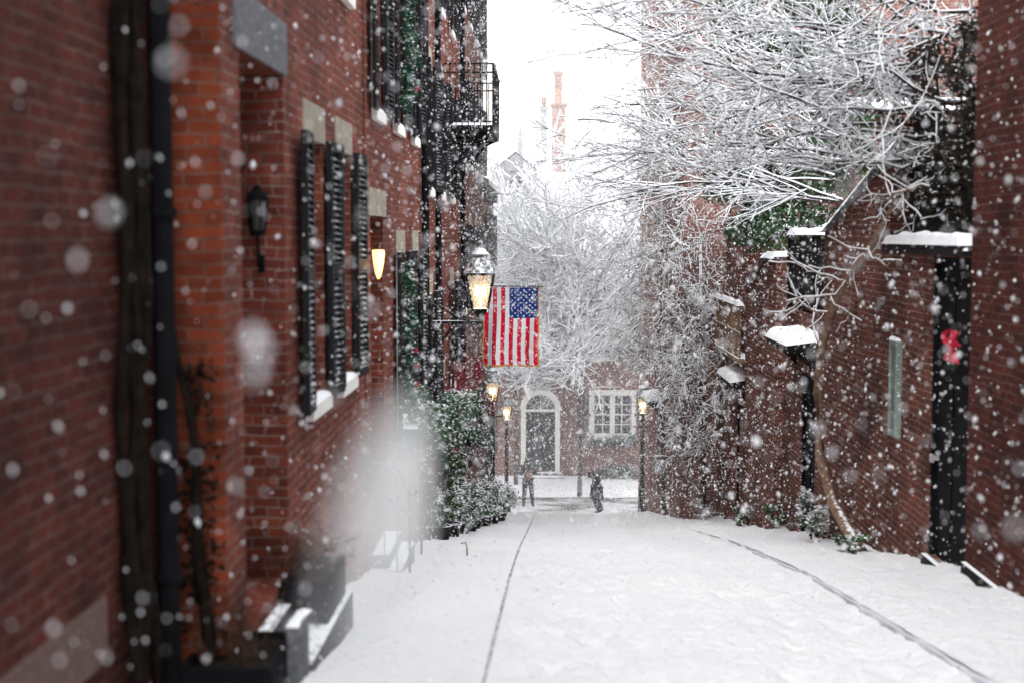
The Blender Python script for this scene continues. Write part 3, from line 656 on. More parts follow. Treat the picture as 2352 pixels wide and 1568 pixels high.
for k in range(16):
    q=np.array([4.35,15.4+rng.uniform(-.5,.8),rng.uniform(2.0,4.4)])
    grow(out,q,(rng.uniform(-.9,.1),rng.uniform(-1,.3),rng.uniform(-.6,.4)),.9,.012,1,3,wig=.35,kids=(0,7,5,4),ratio=.5)
treemesh(out,T,0,sn=.0054,skip=.1,f=.75,lift=.002)
T=thing("bare_tree",(5.2,23.8,zg(23)),"leafless tree with thin snow covered branches behind garden wall","tree")
out=[]; RM=.0042; tr=[(5.2,23.8,-3.4),(5.1,23.7,0),(5.0,23.6,2.2),(4.9,23.7,3.6),(4.8,23.9,5)]
out.append((tr,[.08,.075,.07,.06,.04],0))
for k in range(6):
    q=np.array(tr[2+k%2])+np.array([0,rng.uniform(-.3,.6),rng.uniform(-.2,1.6)])
    grow(out,q,(rng.uniform(-1,-.6),rng.uniform(-.5,1.0),rng.uniform(-.05,.6)),rng.uniform(1.8,2.9),.022,1,3,wig=.17,bias=(-.1,0,.1),kids=(0,9,6),ratio=.45,spread=.9,zmin=2.0)
for k in range(11):
    q=np.array([4.8,23.8+rng.uniform(-.5,1.5),rng.uniform(1.8,5.2)])
    grow(out,q,(-1,rng.uniform(-.3,.5),rng.uniform(-.05,.4)),rng.uniform(3.2,4.9),.021,1,3,wig=.12,bias=(-.3,0,.05),kids=(0,14,7),ratio=.3,spread=.75,zmin=1.0)
treemesh(out,T,1,sn=.0066,skip=.12,lift=.003)
def wallshrub(cx,cy,z0,z1,nb,label,sn):
    T=thing("climbing_shrub",(cx,cy,zg(cy)),label,"shrub")
    out=[]; out.append(([(cx+.15,cy,zg(cy)),(cx+.05,cy+.1,(zg(cy)+z1)/2),(cx,cy,z1-.5)],[.06,.05,.03],0))
    for k in range(nb):
        q=np.array([cx+rng.uniform(-.4,.3),cy+rng.uniform(-1.3,1.0),rng.uniform(z0,z1)])
        grow(out,q,(rng.uniform(-.7,.2),rng.uniform(-.8,.6),rng.uniform(-.2,1)),1.05,.012,1,3,wig=.3,bias=(-.1,0,-.5),kids=(0,8,5),ratio=.55)
    treemesh(out,T,2,sn=sn,crown="branches",trunkname="stem",twig=TWIGB,skip=.35,lift=.004)
RM=.005
wallshrub(3.45,32.5,-3.6,1.9,58,"brown twiggy climbing shrub dusted with snow on brick house",.0065)
RM=.006
wallshrub(2.9,37.0,-2.2,4.2,52,"snow dusted creeper twigs covering tall brick house",.0085)
def fartree(x,y,z,label,nb,spanx,top,sn,cz):
    global RM
    RM=.010
    T=thing("bare_tree",(x,y,z),label,"tree"); out=[]
    tr=[(x,y,z),(x+.05,y,z+1.6),(x-.05,y-.1,z+3.2),(x+.1,y,z+4.6),(x+.05,y,cz)]
    out.append((tr,[.10,.09,.085,.07,.05],0))
    for k in range(nb):
        t=rng.random(); q=np.array(tr[2])*(1-t)+np.array(tr[4])*t+np.array([0,0,.5])
        an=rng.uniform(0,6.28); u=rng.uniform(.0,1.7)
        grow(out,q,(math.cos(an)*spanx,math.sin(an)*.5,u),rng.uniform(3.0,4.6)*top,.034,1,3,wig=.13,bias=(0,0,.3),kids=(0,13,8),ratio=.42,spread=.85,zmin=-4.3)
    treemesh(out,T,1,sn=sn,lift=.008,skip=.05)
fartree(1.2,54.2,-8.4,"leafless street tree with dense snow covered twigs before brick house",42,1.0,1.15,.018,-.2)
fartree(-1.3,56.3,-8.35,"smaller leafless snowy tree near the arched doorway",24,.8,1.1,.018,-.6)
fartree(.3,66.5,-8.35,"tall snowy leafless tree behind the brick house",26,1.1,1.1,.020,2.6)
fartree(4.2,65.5,-8.35,"broad snowy leafless tree behind the brick house",18,1.1,1.1,.020,2.6)
T=thing("climbing_vine",(3.75,17.6,zg(17.6)),"twisted bare vine trunk with snowy branches against brick wall","vine")
RM=.004
out=[]; tr=[(3.80,16.9,zg(16.9)),(3.74,17.5,-2.1),(3.68,18.3,-1.85),(3.62,18.9,-1.3),(3.60,19.0,-.5),(3.58,18.7,.1),(3.56,18.0,.62),(3.58,17.2,1.05),(3.62,16.3,1.4),(3.66,15.2,1.95)]
out.append((tr,[.085,.08,.075,.07,.065,.058,.05,.045,.035,.02],0))
for (i,d) in ((5,(-.5,.8,.5)),(6,(-.4,1,.2)),(7,(-.5,.7,.15)),(7,(-.4,-1,-.2)),(8,(-.5,.2,-.4)),(8,(-.3,-1,.3)),(9,(-.3,-1,.2)),(9,(-.4,.3,.8))):
    grow(out,tr[i],d,.95,.018,1,2,wig=.25,kids=(0,4,3),ratio=.5)
treemesh(out,T,1,bark=VBARK,sn=.007,crown="branches",f=.35,twig=VBARK)
T=thing("climbing_ivy",(XR+.1,15.2,1.5),"mass of dark brown bare ivy hanging over board fence","ivy")
mb=MB()
for k in range(90): leafclump(mb,(XR+rng.uniform(.0,.25),rng.uniform(13.5,17.2),rng.uniform(1.8,3.6)),(.14,.2,.22),60,.035,.12)
mk("foliage",mb,[LEAFD,LEAFD,SNOWT],T)
T=thing("climbing_vine",(-2.13,7.2,zg(7.4)),"dark twisted vine stems climbing beside black downspout","vine")
mb=MB()
for s in range(5):
    P=[]; R=[]; ph=s*1.7
    for k in range(34):
        z=zg(7.4)-.1+k*.23; P.append((-2.14+.025*math.sin(k*.7+ph),7.22+.08*s-.1+.05*math.sin(k*.5+ph*2),z)); R.append(.03+.008*math.sin(k*1.7+s))
    mb.tube(P,R,7)
mk("trunk",mb,[MOSS],T,smooth=True)
T=thing("climbing_vine",(-1.98,7.86,zg(7.9)),"short dark vine stem at foot of orange brick pier","vine")
mb=MB(); P=[];R=[]
for k in range(12):
    z=zg(7.9)-.1+k*.2; P.append((-1.93-.15*(k/11)**2+.02*math.sin(k),7.88,z)); R.append(.05-.003*k)
mb.tube(P,R,8)
for k in range(80): leafclump(mb,(-1.98+rng.uniform(-.1,.1),7.88,zg(7.9)+rng.uniform(0,1.9)),(.08,.05,.08),8,.025,.2,mats=(0,),snowm=0)
mk("trunk",mb,[MOSS],T,smooth=True)
T=thing("evergreen_tree",(4.9,28,zg(28)),"dark green ivy covered tree dusted with snow behind walls","tree")
mb=MB(); mb.tube([(4.9,27.5,-4.6),(4.95,27.5,0),(4.9,27.4,5.5)],[.18,.15,.05],8); mk("trunk",mb,[BARK],T,smooth=True)
mb=MB()
for k in range(160):
    z=rng.uniform(1.5,6.5); w=1.7*(1-.22*abs(z-3.8)/3)
    an=rng.uniform(0,6.28); rr=w*rng.uniform(.2,1)
    leafclump(mb,(4.65+math.cos(an)*rr,27.5+math.sin(an)*rr*.7,z),(.36,.34,.3),170,.055,.14)
mk("crown",mb,[LEAFA,LEAFG,SNOWT],T)
def bush(x,y,z,r,n,label,cat="shrub",size=.035,snowp=.5,pot=None,name="shrub",group=None,nb=9):
    T=thing(name,(x,y,z),label,cat,group)
    if pot:
        mb=MB(); pr,ph=pot; mb.lathe((x,y,z-.03),[(pr*.72,0),(pr,ph*.92),(pr*1.1,ph*.92),(pr*1.1,ph),(pr*.9,ph),(pr*.9,ph*.9)],14); mk("pot",mb,[DWOOD],T); z+=ph-.1
    mb=MB()
    for k in range(5): mb.tube([(x,y,z),(x+rng.uniform(-.5,.5)*r[0],y+rng.uniform(-.5,.5)*r[1],z+r[2]*1.2)],[.012,.005],4)
    mk("stems",mb,[BARK],T)
    mb=MB()
    for k in range(nb):
        d=rng.normal(size=3); d/=np.linalg.norm(d); rr=rng.uniform(.35,1.05)
        leafclump(mb,(x+d[0]*r[0]*rr,y+d[1]*r[1]*rr,z+r[2]*.8+d[2]*r[2]*rr*.8),(r[0]*rng.uniform(.2,.45),r[1]*.38,r[2]*rng.uniform(.2,.4)),n//nb,size,snowp)
    mk("foliage",mb,[LEAFA,LEAFB,SNOWT],T)
    return T
G="snowy potted shrubs along the houses"
for (x,y,rx,rz,p) in ((-1.6,20.9,.2,.30,(.16,.25)),(-1.55,22.2,.28,.46,(.18,.25)),(-1.5,23.7,.34,.32,(.2,.25)),(-1.45,25.2,.38,.55,(.2,.25)),(-1.45,26.9,.38,.32,(.2,.25)),(-1.35,28.6,.44,.56,(.22,.25)),(-1.28,30.6,.46,.42,(.24,.25)),(-1.2,33.0,.5,.58,(.24,.25))):
    bush(x,y,zg(y)+.02,(rx,rx*1.2,rz),1800,"loose sprawling evergreen shrub in dark pot covered with snow",snowp=.7,pot=p,name="potted_shrub",group=G,nb=15)
bush(-1.74,27.5,zg(27.5)+.02,(.16,.5,1.15),2200,"climbing evergreen vine against house wall",snowp=.3,name="climbing_ivy",cat="ivy",nb=18)
bush(-1.74,24.4,zg(24.4)+.02,(.14,.5,.95),1800,"dark climbing ivy against house wall dusted with snow",snowp=.3,name="climbing_ivy",cat="ivy",nb=18)
bush(3.62,19.4,zg(19.4)+.12,(.2,.25,.45),900,"leafy plant heaped with snow at wall foot",snowp=1.0)
bush(3.66,16.9,zg(16.9)+.12,(.22,.35,.13),700,"low green ivy clump poking through snow",snowp=.5,name="ivy_clump",cat="ivy")
bush(3.78,23.6,zg(23.6)+.12,(.14,.3,.3),500,"dry grassy plant at foot of brick wall",snowp=.4)
bush(3.7,27.0,zg(27)+.1,(.16,.4,.3),500,"snow dusted weeds at foot of brick wall",snowp=.5)
def wbox(x,y0,y1,z,label,fall=.2,left=True,red=False):
    T=thing("window_box",(x,(y0+y1)/2,z),label,"window box","planted window boxes"); s=1 if left else -1
    mb=MB(); mb.box(x+.005*s,x+.26*s,y0,y1,z-.22,z); mb.box(x+.002*s,x+.2*s,y0+.1,y0+.14,z-.4,z-.22); mb.box(x+.002*s,x+.2*s,y1-.14,y1-.1,z-.4,z-.22); mk("box",mb,[BLACK],T)
    mb=MB(); L=y1-y0
    for k in range(int(L*8)+2):
        y=y0+L*k/(int(L*8)+1); q=rng.uniform(.09,.2); leafclump(mb,(x+.2*s+rng.uniform(-.05,.35)*s,y,z+rng.uniform(-fall*1.3,.25)),(q,q*.9,q),int(850*q),.036,.5)
    mk("foliage",mb,[PINE,LEAFB,SNOWT],T)
    if red:
        mb=MB()
        for k in range(24):
            y=y0+L*rng.random(); p=np.array([x+.2*s,y,z]); q=p+np.array([rng.uniform(-.05,.45),rng.uniform(-.3,.3),rng.uniform(.3,.65)]); mb.tube([tuple(p),tuple(q)],[.01,.004],4)
            leafclump(mb,tuple(q),(.09,.09,.14),60,.022,.1,mats=(0,))
        mk("berries",mb,[LEAFR,LEAFR,SNOWT],T)
wbox(-1.82,16.8,18.0,-.70,"black window box with trailing evergreen and snow",.3)
wbox(-1.84,21.4,22.6,-1.2,"window box full of snowy evergreen sprigs",.3)
wbox(-1.84,24.0,27.6,-1.4,"window box with snowy evergreens and red berries",.5,red=True)
wbox(-1.82,29.8,31.0,-2.5,"window box of evergreens with red berries",.3,red=True)
T=thing("window_box",(2.6,57.8,-6.75),"wide planted window box with snowy evergreens","window box","planted window boxes")
mb=MB(); mb.box(1.7,3.55,57.6,57.93,-7.0,-6.72); mk("box",mb,[BLACK],T); mb=MB()
for k in range(16): leafclump(mb,(1.65+k*.13,57.65,-6.65+rng.uniform(-.2,.1)),(.18,.18,.16),120,.05,.6)
mk("foliage",mb,[LEAFA,LEAFB,SNOWT],T)
T=thing("hedge",(2.9,57.3,-8.3),"low dark hedge dusted with snow beneath front window","hedge"); mb=MB()
for k in range(20): leafclump(mb,(1.8+k*.12,57.4+rng.uniform(-.1,.1),-8.0+rng.uniform(-.1,.2)),(.22,.2,.24),130,.05,.35)
mk("foliage",mb,[LEAFD,LEAFA,SNOWT],T)
def garland(x,pts,label):
    T=thing("garland",(x,pts[0][0],pts[-1][1]),label,"garland","christmas garlands on the houses"); mb=MB()
    for (a,b) in zip(pts[:-1],pts[1:]):
        n=int(math.hypot(b[0]-a[0],b[1]-a[1])*10)+1
        for k in range(n):
            t=k/n; w=rng.uniform(.05,.12); leafclump(mb,(x+rng.uniform(-.06,.04),a[0]+(b[0]-a[0])*t+rng.uniform(-.1,.1),a[1]+(b[1]-a[1])*t),(w,w*1.1,.10),int(900*w),.032,.4)
    mk("foliage",mb,[PINE,PINE,SNOWT],T)
    for (a,b) in zip(pts[:-1],pts[1:]):
        for k in range(3):
            mb=MB(); t=rng.random(); mb.lathe((x+.08,a[0]+(b[0]-a[0])*t-.08,a[1]+(b[1]-a[1])*t),[(.004,-.03),(.022,-.01),(.022,.01),(.004,.03)],6)
            mk("bauble",mb,[RED],T)
garland(-1.66,[(16.95,1.2),(17.0,-.5)],"evergreen garland hanging beside black shutter")
garland(-1.66,[(17.2,5.4),(17.3,3.1)],"evergreen garland with red baubles by upper window")
# ------------------------------------------------------------------ left planters, steps, rail
DRY=plain("dry_stem",(.08,.04,.027),.9,bump=0)
def planter(x0,x1,y0,y1,z0,z1,label,mat,t=.035):
    T=thing("planter",((x0+x1)/2,(y0+y1)/2,z0),label,"planter")
    mb=MB(); mb.box(x0,x1,y0,y0+t,z0,z1); mb.box(x0,x1,y1-t,y1,z0,z1); mb.box(x0,x0+t,y0+t,y1-t,z0,z1); mb.box(x1-t,x1,y0+t,y1-t,z0,z1); mk("box",mb,[mat],T)
    mb=MB(); mb.box(x0+t,x1-t,y0+t,y1-t,z1-.08,z1-.05); mb.snowcap(x0+t,x1-t,y0+t,y1-t,z1-.05,.03,1); mk("soil",mb,[MOSS,MOSS],T)
    mb=MB(); out=[]
    for k in range(24): grow(out,(rng.uniform(x0+.08,x1-.12),rng.uniform(y0+.08,y1-.08),z1-.1),(rng.uniform(-.5,.15),rng.uniform(-.2,.4),1),.38,.006,0,2,wig=.22,kids=(5,4),ratio=.42)
    for p,r,l in out: mb.tube(p,r,3,cap=False)
    mk("stems",mb,[DRY],T)
RM=.0025
PB=plain("planter_black",(.010,.010,.012),.85,spec=.05)
DAMP=plain("granite_damp",(.075,.075,.08),.85,var=.5,scale=14,snow=.92)
b1=thing("granite_steps",(-1.65,9.6,zg(10)-.1),"granite doorstep blocks with snow dusted top","steps")
mb=MB(); z=zg(9.6); mb.box(-2.6,-1.46,8.6,10.45,z-.5,z+.20); mb.box(-2.62,-1.75,8.65,9.9,z+.20,z+.34); mk("blocks",mb,[DAMP],b1)
planter(-1.83,-1.50,9.5,10.35,z+.205,z+.48,"black planter box on granite block with dry stems",PB)
b2=thing("granite_planter_slab",(-1.6,8.1,zg(8)),"upright grey granite slab beside basement planter","slab")
mb=MB(); z=zg(8.3); mb.box(-1.52,-1.46,8.1,8.5,z-.5,z+.40); mb.snowcap(-1.53,-1.45,8.1,8.5,z+.40,.015,1,nx=3); mk("slab",mb,[GRAN,SNOWT],b2)
planter(-2.05,-1.53,7.7,8.45,z-.3,z+.28,"black planter against doorway pier with dry brown stems",PB)
mb=MB(); z=zg(7.4); b3=thing("stone_block",(-1.8,7.3,z),"low mossy stone block in snow","stone"); mb.box(-2.15,-1.55,7.0,7.6,z-.3,z+.10); mb.snowcap(-1.72,-1.55,7.0,7.4,z+.10,.04,1); mk("block",mb,[MOSS,SNOWT],b3)
st=thing("granite_steps",(-1.6,15.0,zg(15)),"granite stoop with iron handrail dusted with snow","steps")
mb=MB(); z=zg(15); mb.box(-1.82,-1.5,14.35,15.75,z-.4,z+.14); mb.box(-1.82,-1.64,14.45,15.65,z+.14,z+.28); mk("blocks",mb,[DAMP],st)
for y in (14.38,15.72):
    mb=MB(); mb.tube([(-1.80,y,z+1.25),(-1.55,y,z+1.2),(-1.42,y,z+.95),(-1.36,y,z+.92),(-1.34,y,z+.98)],.016,6); mb.tube([(-1.8,y,z+.98),(-1.42,y,z+.72)],.010,6)
    mb.tube([(-1.42,y,z+.0),(-1.42,y,z+.98)],.014,6)
    for x in (-1.55,-1.68): mb.tube([(x,y,z+.1),(x,y,z+1.15)],.008,5)
    mk("handrail",mb,[IRON],st)
z=zg(17); bs=thing("boot_scraper",(-.98,17.0,z),"small curved iron hoop standing in snow","hoop"); mb=MB()
mb.tube([(-.98,17.0,z-.02),(-.98,16.97,z+.12),(-1.0,16.95,z+.2),(-1.05,16.93,z+.18)],.009,6); mk("hoop",mb,[WOOD],bs,smooth=True)
# ------------------------------------------------------------------ lanterns
def lantern_parts(T,x,y,z,s=1.0,light=35):
    mb=MB(); rt=math.pi/4
    mb.lathe((x,y,z),[(.05*s,-.10*s),(.10*s,-.05*s),(.17*s,0),(.17*s,.03*s)],4,rot=rt)
    for k in range(4):
        t=rt+k*math.pi/2; c,sn=math.cos(t),math.sin(t)
        mb.tube([(x+c*.155*s,y+sn*.155*s,z+.02*s),(x+c*.275*s,y+sn*.275*s,z+.52*s)],.016*s,5)
    mb.lathe((x,y,z+.52*s),[(.30*s,0),(.30*s,.03*s),(.27*s,.035*s)],4,rot=rt)
    mk("lantern_frame",mb,[IRON],T)
    mb=MB(); mb.lathe((x,y,z+.555*s),[(.265*s,0),(.13*s,.22*s),(.14*s,.24*s),(.14*s,.27*s),(.10*s,.31*s),(.05*s,.36*s),(.03*s,.40*s),(.045*s,.43*s),(.02*s,.47*s),(.008*s,.55*s)],8,rot=rt/2)
    mk("lantern_roof",mb,[LMETAL],T)
    mb=MB(); mb.lathe((x,y,z+.03*s),[(.15*s,0),(.262*s,.485*s)],4,rot=rt); mk("lantern_glass",mb,[LGLASS],T)
    mb=MB()
    for dx in (-.05,.05): mb.lathe((x+dx*s,y,z+.2*s),[(.012*s,0),(.035*s,.05*s),(.035*s,.12*s),(.012*s,.16*s)],8)
    mb.tube([(x,y,z+.04*s),(x,y,z+.2*s)],.012*s,5)
    mk("gas_mantle",mb,[GLOW],T,smooth=True)
    ld=bpy.data.lights.new("lamp_light",'POINT'); ld.energy=light; ld.color=(1,.68,.34); ld.shadow_soft_size=.08
    lo=bpy.data.objects.new("lamp_light",ld); COL.objects.link(lo); lo.parent=T; lo.location=Vector((x,y,z+.3*s))-W[T.name]
def post_lamp(x,y,label,h=2.95,s=.95,light=6):
    z=zg(y); T=thing("street_lamp",(x,y,z),label,"street lamp","gas street lamps along the lane")
    mb=MB(); mb.lathe((x,y,z-.2),[(.15,0),(.15,.25),(.11,.35),(.13,.42),(.10,.5),(.085,.95),(.11,1.0),(.07,1.08),(.06,1.3),(.055,h-.25),(.085,h-.2),(.05,h-.1),(.05,h+.12),(.06,h+.16)],10)
    mb.tube([(x-.28,y,z+h-.3),(x+.28,y,z+h-.3)],.018,6); mk("post",mb,[DPM],T)
    lantern_parts(T,x,y,z+h+.08,s,light)
post_lamp(-1.42,36.0,"black iron gas street lamp beside the houses")
post_lamp(-1.36,46.0,"black iron gas lamp lit warm near the corner house")
post_lamp(2.80,42.0,"black iron gas lamp beside tall brick house")
z0=.42; y0=21.9; x0=-1.05
T=thing("street_lamp",(-1.84,y0,z0-.3),"lit gas lantern on scrolled iron wall bracket","street lamp","gas street lamps along the lane")
mb=MB(); mb.tube([(-1.83,y0,z0-.16),(-1.05,y0,z0-.16)],.026,8); mb.tube([(-1.83,y0,z0+.12),(-1.6,y0,z0+.05),(-1.4,y0,z0-.1),(-1.2,y0,z0-.15)],.018,6)
mb.tube([(-1.83,y0,z0-.55),(-1.65,y0,z0-.45),(-1.45,y0,z0-.2)],.018,6); mb.lathe((-1.05,y0,z0-.32),[(.01,0),(.03,.05),(.04,.12),(.03,.2),(.05,.24)],8)
mb.box(-1.838,-1.81,y0-.06,y0+.06,z0-.65,z0+.2); mk("bracket",mb,[IRON],T)
lantern_parts(T,x0,y0,z0+.02,1.05,14)
T=thing("wall_lamp",(X1+.1,14.25,1.1),"glowing warm wall sconce beside white framed door","wall lamp")
mb=MB(); mb.lathe((X1+.13,14.28,1.16),[(.01,0),(.03,.05),(.05,.16),(.062,.28),(.055,.29)],12); mk("shade",mb,[SCON],T,smooth=True)
mb=MB(); mb.box(X1+.001,X1+.03,14.22,14.34,1.2,1.42); mb.tube([(X1+.02,14.28,1.4),(X1+.13,14.28,1.5),(X1+.13,14.28,1.44)],.012,6); mk("backplate",mb,[IRON],T)
ld=bpy.data.lights.new("lamp_light",'POINT'); ld.energy=7; ld.color=(1,.6,.28); ld.shadow_soft_size=.06
lo=bpy.data.objects.new("lamp_light",ld); COL.objects.link(lo); lo.parent=T; lo.location=(.18,.03,.2)
T=thing("wall_lantern",(-2.0,9.75,1.2),"unlit dark carriage lantern on doorway jamb","wall lantern")
x,y,z=-2.0,9.76,1.62
mb=MB(); mb.lathe((x,y,z),[(.04,-.03),(.055,0),(.055,.015)],8); mb.lathe((x,y,z+.22),[(.08,0),(.08,.015),(.065,.045),(.03,.07),(.03,.085),(.01,.1)],8)
for k in range(6):
    t=k*math.pi/3; mb.tube([(x+.05*math.cos(t),y+.05*math.sin(t),z),(x+.075*math.cos(t),y+.075*math.sin(t),z+.22)],.006,4)
mb.tube([(x,y,z-.03),(x,y,z-.2),(x,y+.1,z-.24)],.010,6); mb.box(x-.02,x+.02,9.87,9.898,z-.28,z-.15); mk("lantern_frame",mb,[DPM],T)
mb=MB(); mb.lathe((x,y,z+.015),[(.045,0),(.067,.2)],8); mk("lantern_glass",mb,[plain("smoked_glass",(.06,.06,.06),.2,bump=0)],T)
# ------------------------------------------------------------------ flag
RED2=plain("flag_red",(.66,.008,.04),.85,var=.06,bump=0,spec=.03); WH2=plain("flag_white",(.82,.82,.85),.8,var=.03,bump=0,spec=.05); BL2=plain("flag_blue",(.015,.045,.21),.85,var=.12,bump=0,spec=.03); GOLD=plain("flag_fringe",(.55,.26,.03),.7,var=.2,bump=0)
fy=28.0; fx0,fx1=-1.255,-.205; fz1=.58; FHt=1.52; FW=fx1-fx0
T=thing("flag",(-1.84,fy,fz1),"american flag hanging vertically from pole on brick house","flag")
def fp(u,v,o=0):
    yy=fy+.06*math.sin(u*9+v*3)*(.3+v)+.035*math.sin(u*17+1)*v+o
    return (fx0+FW*u+ .012*math.sin(v*6)*v-.02*v*(1-u), yy, fz1-FHt*v-.012*math.sin(u*math.pi))
mb=MB(); NU,NV=52,40
for j in range(NV+1):
    for i in range(NU+1): mb.v.append(fp(i/NU,j/NV))
for j in range(NV):
    for i in range(NU):
        a=j*(NU+1)+i; s=i//4
        m=(0 if s%2==0 else 1)
        if s>=6 and j<16: m=2
        mb.f.append((a,a+1,a+NU+2,a+NU+1)); mb.m.append(m)
cloth=mk("cloth",mb,[RED2,WH2,BL2],T,smooth=True)
mb=MB()
for o in (-.006,.006):
    for c in range(9):
        nrow=6 if c%2==0 else 5
        for r in range(nrow):
            u=6/13+(7/13)*((c+1)/10); v=.4*((2*r+1+(c%2))/12.0)
            i=len(mb.v)
            for k in range(10):
                t=k*math.pi/5; R=.021 if k%2==0 else .009
                mb.v.append(fp(u+R*math.cos(t)/FW,v+R*math.sin(t)/FHt,o))
            mb.f.append(tuple(range(i,i+10))); mb.m.append(0)
mk("stars",mb,[WH2],cloth)
mb=MB()
for k in range(52): a=fp(k/52,1); b=fp((k+1)/52,1); mb.quad((a[0],a[1],a[2]),(b[0],b[1],b[2]),(b[0],b[1],b[2]-.045+.01*(k%2)),(a[0],a[1],a[2]-.04+.01*((k+1)%2)))
for s in (0,1):
    for k in range(60): a=fp(s,k/60); b=fp(s,(k+1)/60); e=.028*(1 if s else -1); mb.quad(a,b,(b[0]+e,b[1],b[2]),(a[0]+e*.8,a[1],a[2]))
mk("fringe",mb,[GOLD],cloth)
mb=MB(); mb.tube([(-1.84,fy,fz1+.02),(fx1+.06,fy,fz1+.02)],.016,8); mb.lathe((fx1+.08,fy,fz1-.01),[(.005,0),(.03,.03),(.005,.06)],8); mk("pole",mb,[IRON],T)
T=thing("ribbon_bow",(XR-.02,13.75,.35),"bright red ribbon bow and evergreen sprig on dark gate","bow")
mb=MB()
for s in (-1,1):
    P=[(XR-.05+.04*math.sin(k),13.72+s*(.02+.12*math.sin(k/10*math.pi)),.60+.08*math.sin(k/10*2*math.pi)+.03*k/10) for k in range(11)]
    for a,b in zip(P[:-1],P[1:]): mb.quad(a,b,(b[0]-.06,b[1],b[2]-.02),(a[0]-.06,a[1],a[2]))
    mb.quad((XR-.05,13.70,.58),(XR-.08,13.75,.58),(XR-.12,13.75+s*.12,.40),(XR-.05,13.68+s*.12,.38))
mk("ribbon",mb,[RED],T); mb=MB(); leafclump(mb,(XR-.03,13.78,.38),(.04,.09,.09),70,.025,.1); mk("sprig",mb,[LEAFA,LEAFB,SNOWT],T)
# ------------------------------------------------------------------ people
def skin(name,V,E,R,mat,parent,M,roots,sub=2,label=None):
    me=bpy.data.meshes.new(name); me.from_pydata([tuple(M@Vector(v)) for v in V],E,[]); ob=bpy.data.objects.new(name,me); COL.objects.link(ob)
    md=ob.modifiers.new("s",'SKIN'); md.use_smooth_shade=True
    sv=me.skin_vertices[0].data
    for i,r in enumerate(R): sv[i].radius=(r,r) if not hasattr(r,'__len__') else r; sv[i].use_root=i in roots
    sb=ob.modifiers.new("u",'SUBSURF'); sb.levels=sub; sb.render_levels=sub
    bpy.context.view_layer.update(); dg=bpy.context.evaluated_depsgraph_get(); nm=bpy.data.meshes.new_from_object(ob.evaluated_get(dg)); nm.name=name
    ob.modifiers.clear(); ob.data=nm; nm.materials.clear(); nm.materials.append(mat); nm.polygons.foreach_set("use_smooth",[True]*len(nm.polygons))
    ob.parent=parent; W[ob.name]=W[parent.name]
    if label: ob["label"]=label
    return ob
